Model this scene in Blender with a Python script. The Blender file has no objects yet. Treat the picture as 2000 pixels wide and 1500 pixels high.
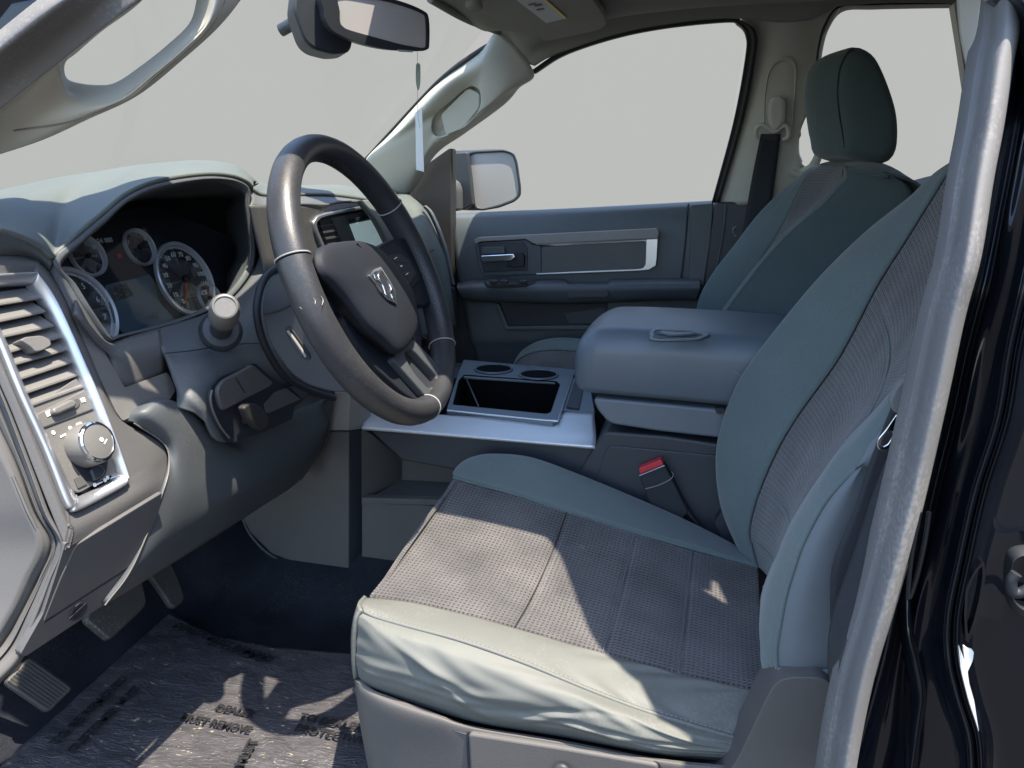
import bpy, bmesh, math, random
from mathutils import Vector, Matrix
random.seed(7)
R = math.radians
sc = bpy.context.scene

# ---------------------------------------------------------------- camera
# world axes: X towards the rear of the truck, Y from the driver's door to the passenger's, Z up
YAW, PIT, FPX = R(15), R(15), 1500.0
CAM = Vector((0, -0.6, 1.65))
DV = Vector((-math.sin(YAW)*math.cos(PIT), math.cos(YAW)*math.cos(PIT), -math.sin(PIT)))
RV = Vector((math.cos(YAW), math.sin(YAW), 0))
UV = RV.cross(DV)
cd = bpy.data.cameras.new('camera'); cam = bpy.data.objects.new('camera', cd)
sc.collection.objects.link(cam); sc.camera = cam
cd.sensor_width = 36; cd.lens = FPX/2000*36; cd.clip_start = .02; cd.clip_end = 200
cam.matrix_world = Matrix(((RV.x, UV.x, -DV.x, CAM.x), (RV.y, UV.y, -DV.y, CAM.y), (RV.z, UV.z, -DV.z, CAM.z), (0, 0, 0, 1)))
# ---------------------------------------------------------------- light
LDIR = Vector((-.25, .15, -1)).normalized()        # the way the sunlight travels
w = bpy.data.worlds.new('World'); sc.world = w; w.use_nodes = True
nt = w.node_tree; bg = nt.nodes['Background']
sky_backdrop = nt.nodes.new('ShaderNodeTexSky'); sky_backdrop.sky_type = 'NISHITA'; sky_backdrop.sun_disc = False
sky_backdrop.sun_elevation = math.asin(-LDIR.z)
sky_backdrop.sun_rotation = math.atan2(-LDIR.x, -LDIR.y)
nt.links.new(sky_backdrop.outputs[0], bg.inputs[0]); bg.inputs[1].default_value = 0.15
sd = bpy.data.lights.new('sun', 'SUN'); sd.energy = 3.5; sd.angle = R(.6); sd.color = (1, .89, .74)
so = bpy.data.objects.new('sun', sd); sc.collection.objects.link(so)
so.rotation_euler = LDIR.to_track_quat('-Z', 'Y').to_euler(); so.location = (2, -2, 6)
sc.view_settings.view_transform = 'Standard'; sc.view_settings.look = 'None'
EXPO = 2.0
sc.view_settings.exposure = EXPO; sc.view_settings.gamma = 1
sc.cycles.max_bounces = 8; sc.cycles.transparent_max_bounces = 16

# ---------------------------------------------------------------- geometry helpers
def _ray(px, py): return DV + RV*((px-1000)/FPX) + UV*((750-py)/FPX)
def y(px, py, Y):
    v = _ray(px, py); return CAM + v*((Y-CAM.y)/v.y)
def x(px, py, X):
    v = _ray(px, py); return CAM + v*((X-CAM.x)/v.x)
def z(px, py, Z):
    v = _ray(px, py); return CAM + v*((Z-CAM.z)/v.z)
def pl(px, py, p0, n):
    v = _ray(px, py); p0 = Vector(p0); n = Vector(n); return CAM + v*((p0-CAM).dot(n)/v.dot(n))
def ys(Y, *pts): return [y(a, b, Y) for a, b in pts]
def yv(*pts): return [y(*p) for p in pts]
def V(*a): return Vector(a)

def cr(p0, p1, p2, p3, t):
    return .5*((2*p1)+(p2-p0)*t+(2*p0-5*p1+4*p2-p3)*t*t+(3*p1-p0-3*p2+p3)*t**3)
def spline(pts, n, closed=False):
    """n points evenly spread by length along a Catmull-Rom curve"""
    m = len(pts)
    if m == 1: return [pts[0].copy() for _ in range(n)]
    dense = []; segs = m if closed else m-1
    for i in range(segs):
        if closed: a, b, c, d = pts[(i-1) % m], pts[i], pts[(i+1) % m], pts[(i+2) % m]
        else:
            b, c = pts[i], pts[i+1]
            a = pts[i-1] if i > 0 else b*2-c
            d = pts[i+2] if i+2 < m else c*2-b
        for k in range(12): dense.append(cr(a, b, c, d, k/12))
    dense.append((pts[0] if closed else pts[-1]).copy())
    L = [0]
    for i in range(1, len(dense)): L.append(L[-1]+(dense[i]-dense[i-1]).length)
    out = []; j = 0; tot = L[-1]; cnt = n if closed else n-1
    for k in range(n):
        s = tot*k/cnt
        while j < len(L)-2 and L[j+1] < s: j += 1
        d = L[j+1]-L[j]; t = 0 if d < 1e-9 else (s-L[j])/d
        out.append(dense[j].lerp(dense[j+1], min(1, t)))
    return out
def even(pts, n, closed=False):
    """same parameter spacing on every curve (keeps pairs of points together)"""
    m = len(pts); segs = m if closed else m-1; out = []
    for k in range(n):
        u = segs*k/(n if closed else n-1); i = min(int(u), segs-1); t = u-i
        if closed: a, b, c, d = pts[(i-1) % m], pts[i], pts[(i+1) % m], pts[(i+2) % m]
        else:
            b, c = pts[i], pts[i+1]
            a = pts[i-1] if i > 0 else b*2-c
            d = pts[i+2] if i+2 < m else c*2-b
        out.append(cr(a, b, c, d, t))
    return out
def roundp(pts, r, k=5):
    """closed polygon with corners rounded to about r"""
    out = []; m = len(pts)
    for i in range(m):
        p = pts[i]; a = pts[i-1]-p; b = pts[(i+1) % m]-p
        ra = min(r, a.length*.45); rb = min(r, b.length*.45)
        A = p+a.normalized()*ra; B = p+b.normalized()*rb
        for j in range(k+1):
            t = j/k; out.append(A*(1-t)**2+p*2*t*(1-t)+B*t*t)
    return out

def root(name, label, cat, loc=(0, 0, 0), group=None):
    o = bpy.data.objects.new(name, None); sc.collection.objects.link(o)
    o.empty_display_size = .05; o.location = loc; o['label'] = label; o['category'] = cat
    if group: o['group'] = group
    return o
def origin(o):
    return o.location.copy() if o.parent is None else Vector((0, 0, 0))
def mesh(name, verts, faces, mat, parent=None, uvs=None, smooth=True, sharp=38, face_cam=True, recalc=False):
    me = bpy.data.meshes.new(name)
    me.from_pydata([tuple(v) for v in verts], [], faces); me.materials.append(mat)
    if uvs:
        l = me.uv_layers.new(name='uv')
        for li, lo in enumerate(me.loops): l.data[li].uv = uvs[lo.vertex_index]
    if recalc:
        bm = bmesh.new(); bm.from_mesh(me); bmesh.ops.recalc_face_normals(bm, faces=bm.faces); bm.to_mesh(me); bm.free()
    elif face_cam:
        s = 0
        for p in me.polygons: s += p.normal.dot(CAM-p.center)*p.area
        if s < 0: me.flip_normals()
    if smooth:
        me.shade_smooth(); me.set_sharp_from_angle(angle=R(sharp))
    o = bpy.data.objects.new(name, me); sc.collection.objects.link(o)
    if parent: 
        o.parent = parent
        if parent.parent is None: o.location = -parent.location
    return o
def tag(o, label=None, cat=None, group=None, kind=None):
    for k, v in (('label', label), ('category', cat), ('group', group), ('kind', kind)):
        if v: o[k] = v
    return o
def bev(o, wd, seg=3, ang=35):
    m = o.modifiers.new('bevel', 'BEVEL'); m.width = wd; m.segments = seg; m.limit_method = 'ANGLE'; m.angle_limit = R(ang)
    m.harden_normals = False; return o
def sol(o, th, off=-1):
    m = o.modifiers.new('thickness', 'SOLIDIFY'); m.thickness = th; m.offset = off; return o
def grid(rows, nu, nv, closed_u=False, keep=False, lin=False):
    f = even if keep else spline
    R1 = [f(r, nu, closed_u) for r in rows]
    if lin:
        return R1
    cols = [even([R1[i][j] for i in range(len(R1))], nv) for j in range(nu)]
    return [[cols[j][i] for j in range(nu)] for i in range(nv)]
def sheet(name, rows, mat, parent=None, nu=40, nv=None, th=.004, closed_u=False, keep=False, lin=False, disp=None, sharp=50, off=-1):
    nv = nv or max(2, (len(rows)-1)*6+1)
    G = grid(rows, nu, nv, closed_u, keep, lin); nv = len(G)
    if disp:
        for i in range(nv):
            for j in range(nu):
                G[i][j] = G[i][j]+disp(i/(nv-1), j/(nu-1), G[i][j])
    verts = [p for r in G for p in r]; uv = []
    cu = nu if closed_u else nu-1
    su = [0.0]
    mid = G[nv//2]
    for j in range(1, nu): su.append(su[-1]+(mid[j]-mid[j-1]).length)
    sv = [0.0]
    for i in range(1, nv): sv.append(sv[-1]+(G[i][nu//2]-G[i-1][nu//2]).length)
    for i in range(nv):
        for j in range(nu): uv.append((su[j], sv[i]))
    faces = []
    for i in range(nv-1):
        for j in range(cu):
            a = i*nu+j; b = i*nu+(j+1) % nu
            faces.append((a, b, b+nu, a+nu))
    o = mesh(name, verts, faces, mat, parent, uv, sharp=sharp)
    if th: sol(o, th, off)
    return o
def slab(name, pts, ext, mat, parent=None, bevel=.003, seg=3, hole=None):
    """closed outline given depth along ext"""
    ext = Vector(ext); n = len(pts)
    if hole:
        m = len(hole); assert m == n
        vs = list(pts)+list(hole)+[p+ext for p in pts]+[p+ext for p in hole]; fs = []
        for i in range(n):
            k = (i+1) % n
            fs += [(i, k, n+k, n+i), (2*n+i, 3*n+i, 3*n+k, 2*n+k), (i, 2*n+i, 2*n+k, k), (n+i, n+k, 3*n+k, 3*n+i)]
    else:
        vs = list(pts)+[p+ext for p in pts]
        fs = [tuple(range(n)), tuple(range(2*n-1, n-1, -1))]+[(i, i+n, (i+1) % n+n, (i+1) % n) for i in range(n)]
    o = mesh(name, vs, fs, mat, parent, recalc=True, sharp=35)
    if bevel: bev(o, bevel, seg)
    return o
def loft(name, rings, mat, parent=None, caps=True, sharp=50, n=None, nv=None, keep=False):
    if n: rings = [(even if keep else spline)(r, n, True) for r in rings]
    if nv:
        m = len(rings[0]); cols = [even([r[j] for r in rings], nv) for j in range(m)]
        rings = [[cols[j][i] for j in range(m)] for i in range(nv)]
    m = len(rings[0]); vs = [p for r in rings for p in r]; fs = []
    for i in range(len(rings)-1):
        for j in range(m):
            a = i*m+j; b = i*m+(j+1) % m; fs.append((a, b, b+m, a+m))
    if caps:
        fs.append(tuple(range(m-1, -1, -1))); fs.append(tuple(range((len(rings)-1)*m, len(rings)*m)))
    return mesh(name, vs, fs, mat, parent, recalc=True, sharp=sharp)
def tube(name, path, rad, mat, parent=None, n=48, seg=14, closed=False, caps=True, sharp=60, up=None, flat=None):
    """rad: number or list; flat: (width factor, height factor)"""
    P = spline(path, n, closed); rl = rad if isinstance(rad, (list, tuple)) else [rad]*2
    rings = []; prev = None
    for i, p in enumerate(P):
        if closed: t = P[(i+1) % n]-P[i-1]
        else: t = P[min(i+1, n-1)]-P[max(i-1, 0)]
        t.normalize()
        if prev is None: a = t.cross(Vector(up) if up else (Vector((0, 0, 1)) if abs(t.z) < .9 else Vector((0, 1, 0))))
        else: a = prev-t*prev.dot(t)
        if up: a = t.cross(Vector(up))
        a.normalize(); b = t.cross(a); prev = a
        u = i/(n-1)*(len(rl)-1); k = min(int(u), len(rl)-2); r = rl[k]*(1-(u-k))+rl[k+1]*(u-k)
        fa, fb = flat or (1, 1)
        rings.append([p+a*(math.cos(q)*r*fa)+b*(math.sin(q)*r*fb) for q in [2*math.pi*j/seg for j in range(seg)]])
    vs = [p for r in rings for p in r]; fs = []
    m = seg; cnt = n if closed else n-1
    for i in range(cnt):
        for j in range(m):
            a = i*m+j; b = i*m+(j+1) % m; c = ((i+1) % n)*m+(j+1) % m; d = ((i+1) % n)*m+j
            fs.append((a, b, c, d))
    if caps and not closed:
        fs.append(tuple(range(m-1, -1, -1))); fs.append(tuple(range((n-1)*m, n*m)))
    return mesh(name, vs, fs, mat, parent, recalc=True, sharp=sharp)
def box(name, c, size, mat, parent=None, rot=None, bevel=.003, seg=3):
    h = Vector(size)/2; vs = []
    M = rot if rot else Matrix.Identity(3)
    for sx in (-1, 1):
        for sy in (-1, 1):
            for sz in (-1, 1): vs.append(Vector(c)+M @ Vector((sx*h.x, sy*h.y, sz*h.z)))
    fs = [(0, 1, 3, 2), (4, 6, 7, 5), (0, 4, 5, 1), (2, 3, 7, 6), (0, 2, 6, 4), (1, 5, 7, 3)]
    o = mesh(name, vs, fs, mat, parent, recalc=True, sharp=35)
    if bevel: bev(o, bevel, seg)
    return o
def lathe(name, c, axis, prof, mat, parent=None, seg=32, sharp=35, squash=None):
    """prof: list of (distance along axis, radius)"""
    ax = Vector(axis).normalized(); a = ax.cross(Vector((0, 0, 1)) if abs(ax.z) < .9 else Vector((1, 0, 0))).normalized(); b = ax.cross(a)
    fa, fb = squash or (1, 1)
    rings = [[Vector(c)+ax*h+(a*math.cos(q)*fa+b*math.sin(q)*fb)*r for q in [2*math.pi*j/seg for j in range(seg)]] for h, r in prof]
    return loft(name, rings, mat, parent, sharp=sharp)
def text(name, s, p, xd, yd, size, mat, parent=None, ext=.0004, align='CENTER'):
    cu = bpy.data.curves.new(name, 'FONT'); cu.body = s; cu.size = size; cu.extrude = ext; cu.align_x = align; cu.align_y = 'CENTER'
    cu.resolution_u = 2; cu.offset = .0006 if name == 'film_print' else 0
    t = bpy.data.objects.new(name, cu); me = bpy.data.meshes.new_from_object(t)
    xd = Vector(xd).normalized(); yd = Vector(yd); yd = (yd-xd*yd.dot(xd)).normalized(); zd = xd.cross(yd)
    M = Matrix(((xd.x, yd.x, zd.x, p[0]), (xd.y, yd.y, zd.y, p[1]), (xd.z, yd.z, zd.z, p[2]), (0, 0, 0, 1)))
    me.transform(M); me.materials.clear(); me.materials.append(mat)
    o = bpy.data.objects.new(name, me); sc.collection.objects.link(o)
    bpy.data.objects.remove(t); bpy.data.curves.remove(cu)
    if parent:
        o.parent = parent
        if parent.parent is None: o.location = -parent.location
    return o
def circ(c, a, b, r, n=32, r2=None):
    r2 = r2 or r
    return [Vector(c)+Vector(a)*(r*math.cos(2*math.pi*k/n))+Vector(b)*(r2*math.sin(2*math.pi*k/n)) for k in range(n)]

# ---------------------------------------------------------------- materials
def newmat(name):
    m = bpy.data.materials.new(name); m.use_nodes = True
    return m, m.node_tree.nodes, m.node_tree.links, m.node_tree.nodes['Principled BSDF']
def mat(name, col, rough=.6, metal=0, spec=.5, grain=900, bump=.15, var=.12, dust=0, sheen=0, coat=0, blot=6, gd=.0004, soft=0):
    m, N, L, b = newmat(name)
    b.inputs['Roughness'].default_value = rough; b.inputs['Metallic'].default_value = metal
    b.inputs['Specular IOR Level'].default_value = spec
    if sheen: b.inputs['Sheen Weight'].default_value = sheen; b.inputs['Sheen Roughness'].default_value = .5
    if coat: b.inputs['Coat Weight'].default_value = coat; b.inputs['Coat Roughness'].default_value = .03
    tc = N.new('ShaderNodeTexCoord')
    n1 = N.new('ShaderNodeTexNoise'); n1.inputs['Scale'].default_value = blot; n1.inputs['Detail'].default_value = 6; n1.inputs['Roughness'].default_value = .65
    L.new(tc.outputs['Object'], n1.inputs['Vector'])
    mr = N.new('ShaderNodeMapRange'); mr.inputs[1].default_value = .3; mr.inputs[2].default_value = .7
    mr.inputs[3].default_value = 1-var; mr.inputs[4].default_value = 1+var; L.new(n1.outputs[0], mr.inputs[0])
    mx = N.new('ShaderNodeMix'); mx.data_type = 'RGBA'; mx.blend_type = 'MULTIPLY'; mx.inputs[0].default_value = 1
    mx.inputs[6].default_value = (*col, 1); L.new(mr.outputs[0], mx.inputs[7])
    out = mx.outputs[2]
    if dust:
        n2 = N.new('ShaderNodeTexNoise'); n2.inputs['Scale'].default_value = 260; n2.inputs['Detail'].default_value = 3
        L.new(tc.outputs['Object'], n2.inputs['Vector'])
        n3 = N.new('ShaderNodeTexNoise'); n3.inputs['Scale'].default_value = 9; n3.inputs['Detail'].default_value = 4
        L.new(tc.outputs['Object'], n3.inputs['Vector'])
        mu = N.new('ShaderNodeMath'); mu.operation = 'MULTIPLY'; L.new(n2.outputs[0], mu.inputs[0]); L.new(n3.outputs[0], mu.inputs[1])
        r2 = N.new('ShaderNodeMapRange'); r2.inputs[1].default_value = .28; r2.inputs[2].default_value = .42; r2.inputs[4].default_value = dust
        L.new(mu.outputs[0], r2.inputs[0])
        m2 = N.new('ShaderNodeMix'); m2.data_type = 'RGBA'; L.new(r2.outputs[0], m2.inputs[0]); L.new(out, m2.inputs[6]); m2.inputs[7].default_value = (.42, .39, .34, 1)
        out = m2.outputs[2]
    L.new(out, b.inputs['Base Color'])
    rr = N.new('ShaderNodeMapRange'); rr.inputs[3].default_value = max(.02, rough-.08); rr.inputs[4].default_value = min(1, rough+.1)
    L.new(n1.outputs[0], rr.inputs[0]); L.new(rr.outputs[0], b.inputs['Roughness'])
    if bump:
        g = N.new('ShaderNodeTexNoise'); g.inputs['Scale'].default_value = grain; g.inputs['Detail'].default_value = 2
        L.new(tc.outputs['Object'], g.inputs['Vector'])
        bp = N.new('ShaderNodeBump'); bp.inputs['Strength'].default_value = bump; bp.inputs['Distance'].default_value = gd
        L.new(g.outputs[0], bp.inputs['Height']); L.new(bp.outputs[0], b.inputs['Normal'])
        if soft:
            g2 = N.new('ShaderNodeTexNoise'); g2.inputs['Scale'].default_value = 16; g2.inputs['Detail'].default_value = 3; g2.inputs['Distortion'].default_value = .8
            L.new(tc.outputs['Object'], g2.inputs['Vector'])
            b2 = N.new('ShaderNodeBump'); b2.inputs['Strength'].default_value = soft; b2.inputs['Distance'].default_value = .01
            L.new(g2.outputs[0], b2.inputs['Height']); L.new(b2.outputs[0], bp.inputs['Normal'])
    return m
M = {}
M['dash'] = mat('dash_plastic', (.06, .068, .074), .52, grain=380, bump=.55, dust=.03, var=.08)
M['dashtop'] = mat('dash_top_plastic', (.085, .098, .093), .6, grain=380, bump=.6, dust=.03, var=.06)
M['dash2'] = mat('dash_plastic_lower', (.08, .08, .08), .52, grain=380, bump=.55, dust=.03, var=.08)
M['panel'] = mat('switch_panel_plastic', (.13, .128, .122), .45, grain=900, bump=.3, dust=.08)
M['dark'] = mat('dark_plastic', (.03, .035, .043), .5, grain=700, bump=.4)  # base lifted bluish: lens haze over the shadows painted in
M['black'] = mat('black_recess', (.013, .016, .022), .6, grain=400, bump=.2)  # bluish lift paints haze into the black
M['door'] = mat('door_plastic', (.062, .074, .084), .5, grain=600, bump=.4)
M['lite'] = mat('grey_trim', (.22, .21, .2), .45, grain=700, bump=.3)
M['beige'] = mat('pillar_trim', (.46, .45, .39), .6, grain=600, bump=.4, var=.05)
M['head'] = mat('headliner_cloth', (.26, .255, .22), .95, grain=500, bump=.7, spec=.1, var=.06)
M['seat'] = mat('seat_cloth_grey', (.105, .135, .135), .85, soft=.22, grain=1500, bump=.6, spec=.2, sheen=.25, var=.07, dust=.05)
M['seats'] = mat('seat_vinyl_grey', (.118, .125, .116), .6, grain=900, bump=.4, spec=.35, var=.08, dust=.1)
M['seatside'] = mat('seat_side_vinyl', (.13, .15, .165), .6, grain=900, bump=.3, spec=.3, var=.06)
M['base'] = mat('seat_base_plastic', (.088, .084, .08), .6, grain=420, bump=.6, spec=.4, var=.08)
M['kick'] = mat('kick_plastic', (.10, .10, .10), .85, grain=600, bump=.4, spec=.15, var=.06)
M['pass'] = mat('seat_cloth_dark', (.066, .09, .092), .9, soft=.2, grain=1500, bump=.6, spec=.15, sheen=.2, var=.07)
M['rim'] = mat('wheel_leather', (.026, .027, .030), .42, grain=420, bump=.35, dust=.03, blot=20, gd=.0006)
M['hub'] = mat('airbag_cover', (.013, .016, .022), .62, spec=.22, grain=600, bump=.4)
M['satin'] = mat('satin_silver', (.55, .57, .6), .3, metal=.85, grain=800, bump=.05, var=.05)
M['satin2'] = mat('silver_paint', (.62, .63, .65), .38, metal=.35, grain=800, bump=.08, var=.06)
M['chrome'] = mat('chrome', (.8, .81, .83), .08, metal=1, bump=0, var=.04)
M['seal'] = mat('rubber_seal', (.155, .155, .155), .85, grain=500, bump=.5, var=.12, dust=.25, spec=.2)
M['rubber'] = mat('black_rubber', (.02, .02, .02), .6, grain=500, bump=.4)
M['lid'] = mat('console_vinyl', (.115, .14, .165), .42, grain=800, bump=.35, var=.07)
M['belt'] = mat('seat_belt_web', (.016, .02, .026), .7, grain=1500, bump=.7)  # webbing colour lifted bluish, painted haze
M['red'] = mat('red_plastic', (.55, .03, .045), .4, bump=.05)
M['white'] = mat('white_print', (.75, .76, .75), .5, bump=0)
M['amber'] = mat('orange_print', (.7, .12, .03), .5, bump=0)
M['yellow'] = mat('yellow_print', (.7, .45, .05), .5, bump=0)
M['paint'] = mat('black_car_paint', (.005, .007, .011), .07, spec=.45, coat=0, bump=.0, var=.1, dust=.0)  # blue tint in the black is painted haze
M['carpet'] = mat('carpet', (.02, .023, .03), .98, grain=900, bump=1, spec=.05, gd=.002, dust=.035, var=.35)  # carpet lifted bluish to paint in the haze
M['pedal'] = mat('pedal_rubber', (.05, .047, .042), .6, grain=500, bump=.5, dust=.3)
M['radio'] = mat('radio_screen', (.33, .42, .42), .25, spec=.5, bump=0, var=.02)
M['radio'].node_tree.nodes['Principled BSDF'].inputs['Emission Color'].default_value = (.35, .48, .5, 1); M['radio'].node_tree.nodes['Principled BSDF'].inputs['Emission Strength'].default_value = .12  # pale base and glow stand in for the reflection on the screen
M['screen'] = mat('screen_glass', (.05, .09, .12), .12, spec=.7, bump=0, var=.02)
M['mirror'] = mat('mirror_glass', (.58, .555, .55), .4, metal=.0, bump=0, var=.01)
M['mirror2'] = mat('outside_mirror_glass', (.36, .35, .345), .25, bump=0, var=.01)
M['well'] = mat('void_black', (.006, .007, .009), .95, spec=.05, bump=0)
M['paper'] = mat('label_paper', (.42, .45, .45), .6, bump=0, var=.04)
M['asphalt'] = mat('asphalt', (.05, .048, .046), .9, grain=300, bump=.6)
M['stitch'] = mat('thread', (.25, .25, .24), .8, bump=0)
M['greenp'] = mat('grey_green_card', (.28, .33, .3), .6, bump=0)

# woven seat insert: small raised squares in rows
def weave():
    m, N, L, b = newmat('woven_insert_cloth')
    tc = N.new('ShaderNodeTexCoord'); sp = N.new('ShaderNodeSeparateXYZ'); 
    no = N.new('ShaderNodeTexNoise'); no.inputs['Scale'].default_value = 25; no.inputs['Detail'].default_value = 3
    L.new(tc.outputs['UV'], no.inputs['Vector'])
    wob = N.new('ShaderNodeMix'); wob.data_type = 'RGBA'; wob.blend_type = 'LINEAR_LIGHT'; wob.inputs[0].default_value = .0012
    L.new(tc.outputs['UV'], wob.inputs[6]); L.new(no.outputs['Color'], wob.inputs[7])
    L.new(wob.outputs[2], sp.inputs[0])
    def wave(sock, per, ph=0):
        a = N.new('ShaderNodeMath'); a.operation = 'MULTIPLY'; a.inputs[1].default_value = 2*math.pi/per; L.new(sock, a.inputs[0])
        c = N.new('ShaderNodeMath'); c.operation = 'SINE'; L.new(a.outputs[0], c.inputs[0])
        d = N.new('ShaderNodeMath'); d.operation = 'MULTIPLY_ADD'; d.inputs[1].default_value = .5; d.inputs[2].default_value = .5; L.new(c.outputs[0], d.inputs[0])
        return d.outputs[0]
    u = wave(sp.outputs[0], .0062); v = wave(sp.outputs[1], .0075)
    mn = N.new('ShaderNodeMath'); mn.operation = 'MULTIPLY'; L.new(u, mn.inputs[0]); L.new(v, mn.inputs[1])
    fine = N.new('ShaderNodeTexNoise'); fine.inputs['Scale'].default_value = 520; fine.inputs['Detail'].default_value = 2
    L.new(tc.outputs['UV'], fine.inputs['Vector'])
    rp = N.new('ShaderNodeValToRGB'); e = rp.color_ramp.elements
    e[0].position = .35; e[0].color = (.082, .077, .074, 1); e[1].position = .72; e[1].color = (.014, .013, .014, 1)
    L.new(mn.outputs[0], rp.inputs[0])
    mx = N.new('ShaderNodeMix'); mx.data_type = 'RGBA'; mx.blend_type = 'OVERLAY'; mx.inputs[0].default_value = .9
    L.new(rp.outputs[0], mx.inputs[6]); L.new(fine.outputs[0], mx.inputs[7])
    big = N.new('ShaderNodeTexNoise'); big.inputs['Scale'].default_value = 11; big.inputs['Detail'].default_value = 5
    L.new(tc.outputs['UV'], big.inputs['Vector'])
    br = N.new('ShaderNodeMapRange'); br.inputs[1].default_value = .35; br.inputs[2].default_value = .7; br.inputs[3].default_value = .68; br.inputs[4].default_value = 1.35; L.new(big.outputs[0], br.inputs[0])
    m3 = N.new('ShaderNodeMix'); m3.data_type = 'RGBA'; m3.blend_type = 'MULTIPLY'; m3.inputs[0].default_value = 1
    L.new(mx.outputs[2], m3.inputs[6]); L.new(br.outputs[0], m3.inputs[7]); L.new(m3.outputs[2], b.inputs['Base Color'])
    b.inputs['Roughness'].default_value = .9; b.inputs['Specular IOR Level'].default_value = .2
    b.inputs['Sheen Weight'].default_value = .3
    ad = N.new('ShaderNodeMath'); ad.operation = 'MULTIPLY_ADD'; ad.inputs[1].default_value = -.8; L.new(mn.outputs[0], ad.inputs[0]); L.new(fine.outputs[0], ad.inputs[2])
    bp = N.new('ShaderNodeBump'); bp.inputs['Strength'].default_value = 1.0; bp.inputs['Distance'].default_value = .0016
    L.new(ad.outputs[0], bp.inputs['Height']); L.new(bp.outputs[0], b.inputs['Normal'])
    return m
M['weave'] = weave()
def glass(name, tint, refl=.5):
    m, N, L, b = newmat(name); N.remove(b)
    t = N.new('ShaderNodeBsdfTransparent'); t.inputs[0].default_value = (*tint, 1)
    g = N.new('ShaderNodeBsdfGlossy'); g.inputs['Roughness'].default_value = .02
    f = N.new('ShaderNodeFresnel'); f.inputs[0].default_value = 1.3
    k = N.new('ShaderNodeMath'); k.operation = 'MULTIPLY'; k.inputs[1].default_value = refl; L.new(f.outputs[0], k.inputs[0])
    s = N.new('ShaderNodeMixShader'); L.new(k.outputs[0], s.inputs[0]); L.new(t.outputs[0], s.inputs[1]); L.new(g.outputs[0], s.inputs[2])
    L.new(s.outputs[0], N['Material Output'].inputs[0]); return m
M['glass'] = glass('window_glass', (.93, .965, .935), .25)
M['lens'] = glass('clear_lens', (.9, .92, .93), .8)
def film():
    m, N, L, b = newmat('protective_film')
    tc = N.new('ShaderNodeTexCoord')
    n = N.new('ShaderNodeTexNoise'); n.inputs['Scale'].default_value = 14; n.inputs['Detail'].default_value = 9; n.inputs['Roughness'].default_value = .7; n.inputs['Distortion'].default_value = 1.2
    mp = N.new('ShaderNodeMapping'); mp.inputs['Scale'].default_value = (1, 2.6, 1); mp.inputs['Rotation'].default_value = (0, 0, .5)
    L.new(tc.outputs['Object'], mp.inputs[0]); L.new(mp.outputs[0], n.inputs['Vector'])
    r = N.new('ShaderNodeValToRGB'); e = r.color_ramp.elements; e[0].position = .35; e[0].color = (.032, .032, .036, 1); e[1].position = .7; e[1].color = (.075, .072, .078, 1)
    L.new(n.outputs[0], r.inputs[0])
    c = N.new('ShaderNodeTexNoise'); c.inputs['Scale'].default_value = 30; c.inputs['Detail'].default_value = 7; c.inputs['Roughness'].default_value = .6; c.inputs['Distortion'].default_value = 2.5
    L.new(mp.outputs[0], c.inputs['Vector'])
    cr_ = N.new('ShaderNodeValToRGB'); q = cr_.color_ramp.elements; q[0].position = .64; q[0].color = (0, 0, 0, 1); q[1].position = .69; q[1].color = (1, 1, 1, 1)
    L.new(c.outputs[0], cr_.inputs[0])
    mx = N.new('ShaderNodeMix'); mx.data_type = 'RGBA'; L.new(cr_.outputs[0], mx.inputs[0]); L.new(r.outputs[0], mx.inputs[6]); mx.inputs[7].default_value = (.36, .32, .19, 1)
    L.new(mx.outputs[2], b.inputs['Base Color']); b.inputs['Roughness'].default_value = .38; b.inputs['Specular IOR Level'].default_value = .6
    w1 = N.new('ShaderNodeTexNoise'); w1.inputs['Scale'].default_value = 45; w1.inputs['Detail'].default_value = 6; w1.inputs['Distortion'].default_value = 1.5
    L.new(mp.outputs[0], w1.inputs['Vector'])
    bp = N.new('ShaderNodeBump'); bp.inputs['Strength'].default_value = .8; bp.inputs['Distance'].default_value = .004
    L.new(w1.outputs[0], bp.inputs['Height']); L.new(bp.outputs[0], b.inputs['Normal']); return m
M['film'] = film()
m_, N_, L_, b_ = newmat('glowing_grey_backdrop'); N_.remove(b_)
em = N_.new('ShaderNodeEmission'); em.inputs[0].default_value = (.545, .535, .535, 1); em.inputs[1].default_value = 1/(2**EXPO)
L_.new(em.outputs[0], N_['Material Output'].inputs[0]); M['sky_backdrop'] = m_
# ================================================================ the setting
def struct(o): o['kind'] = 'structure'; return o
# added glowing grey backdrop behind the windows, round the front and the passenger side
vs = []; fs = []; nseg = 60
for i in range(nseg+1):
    a = R(-62+ (200+62)*i/nseg)      # from rear right round to front left
    c, s = math.cos(a), math.sin(a)
    for h, rr in ((-.5, 9), (1.5, 9), (3.5, 8.9), (5, 8.6)): vs.append((c*rr, s*rr+.5, h))
for i in range(nseg):
    for k in range(3):
        a = i*4+k; fs.append((a, a+4, a+5, a+1))
struct(mesh('sky_backdrop', vs, fs, M['sky_backdrop'], smooth=True))
struct(mesh('ground', [(-30, -30, 0), (30, -30, 0), (30, 30, 0), (-30, 30, 0)], [(0, 1, 2, 3)], M['asphalt']))
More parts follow.
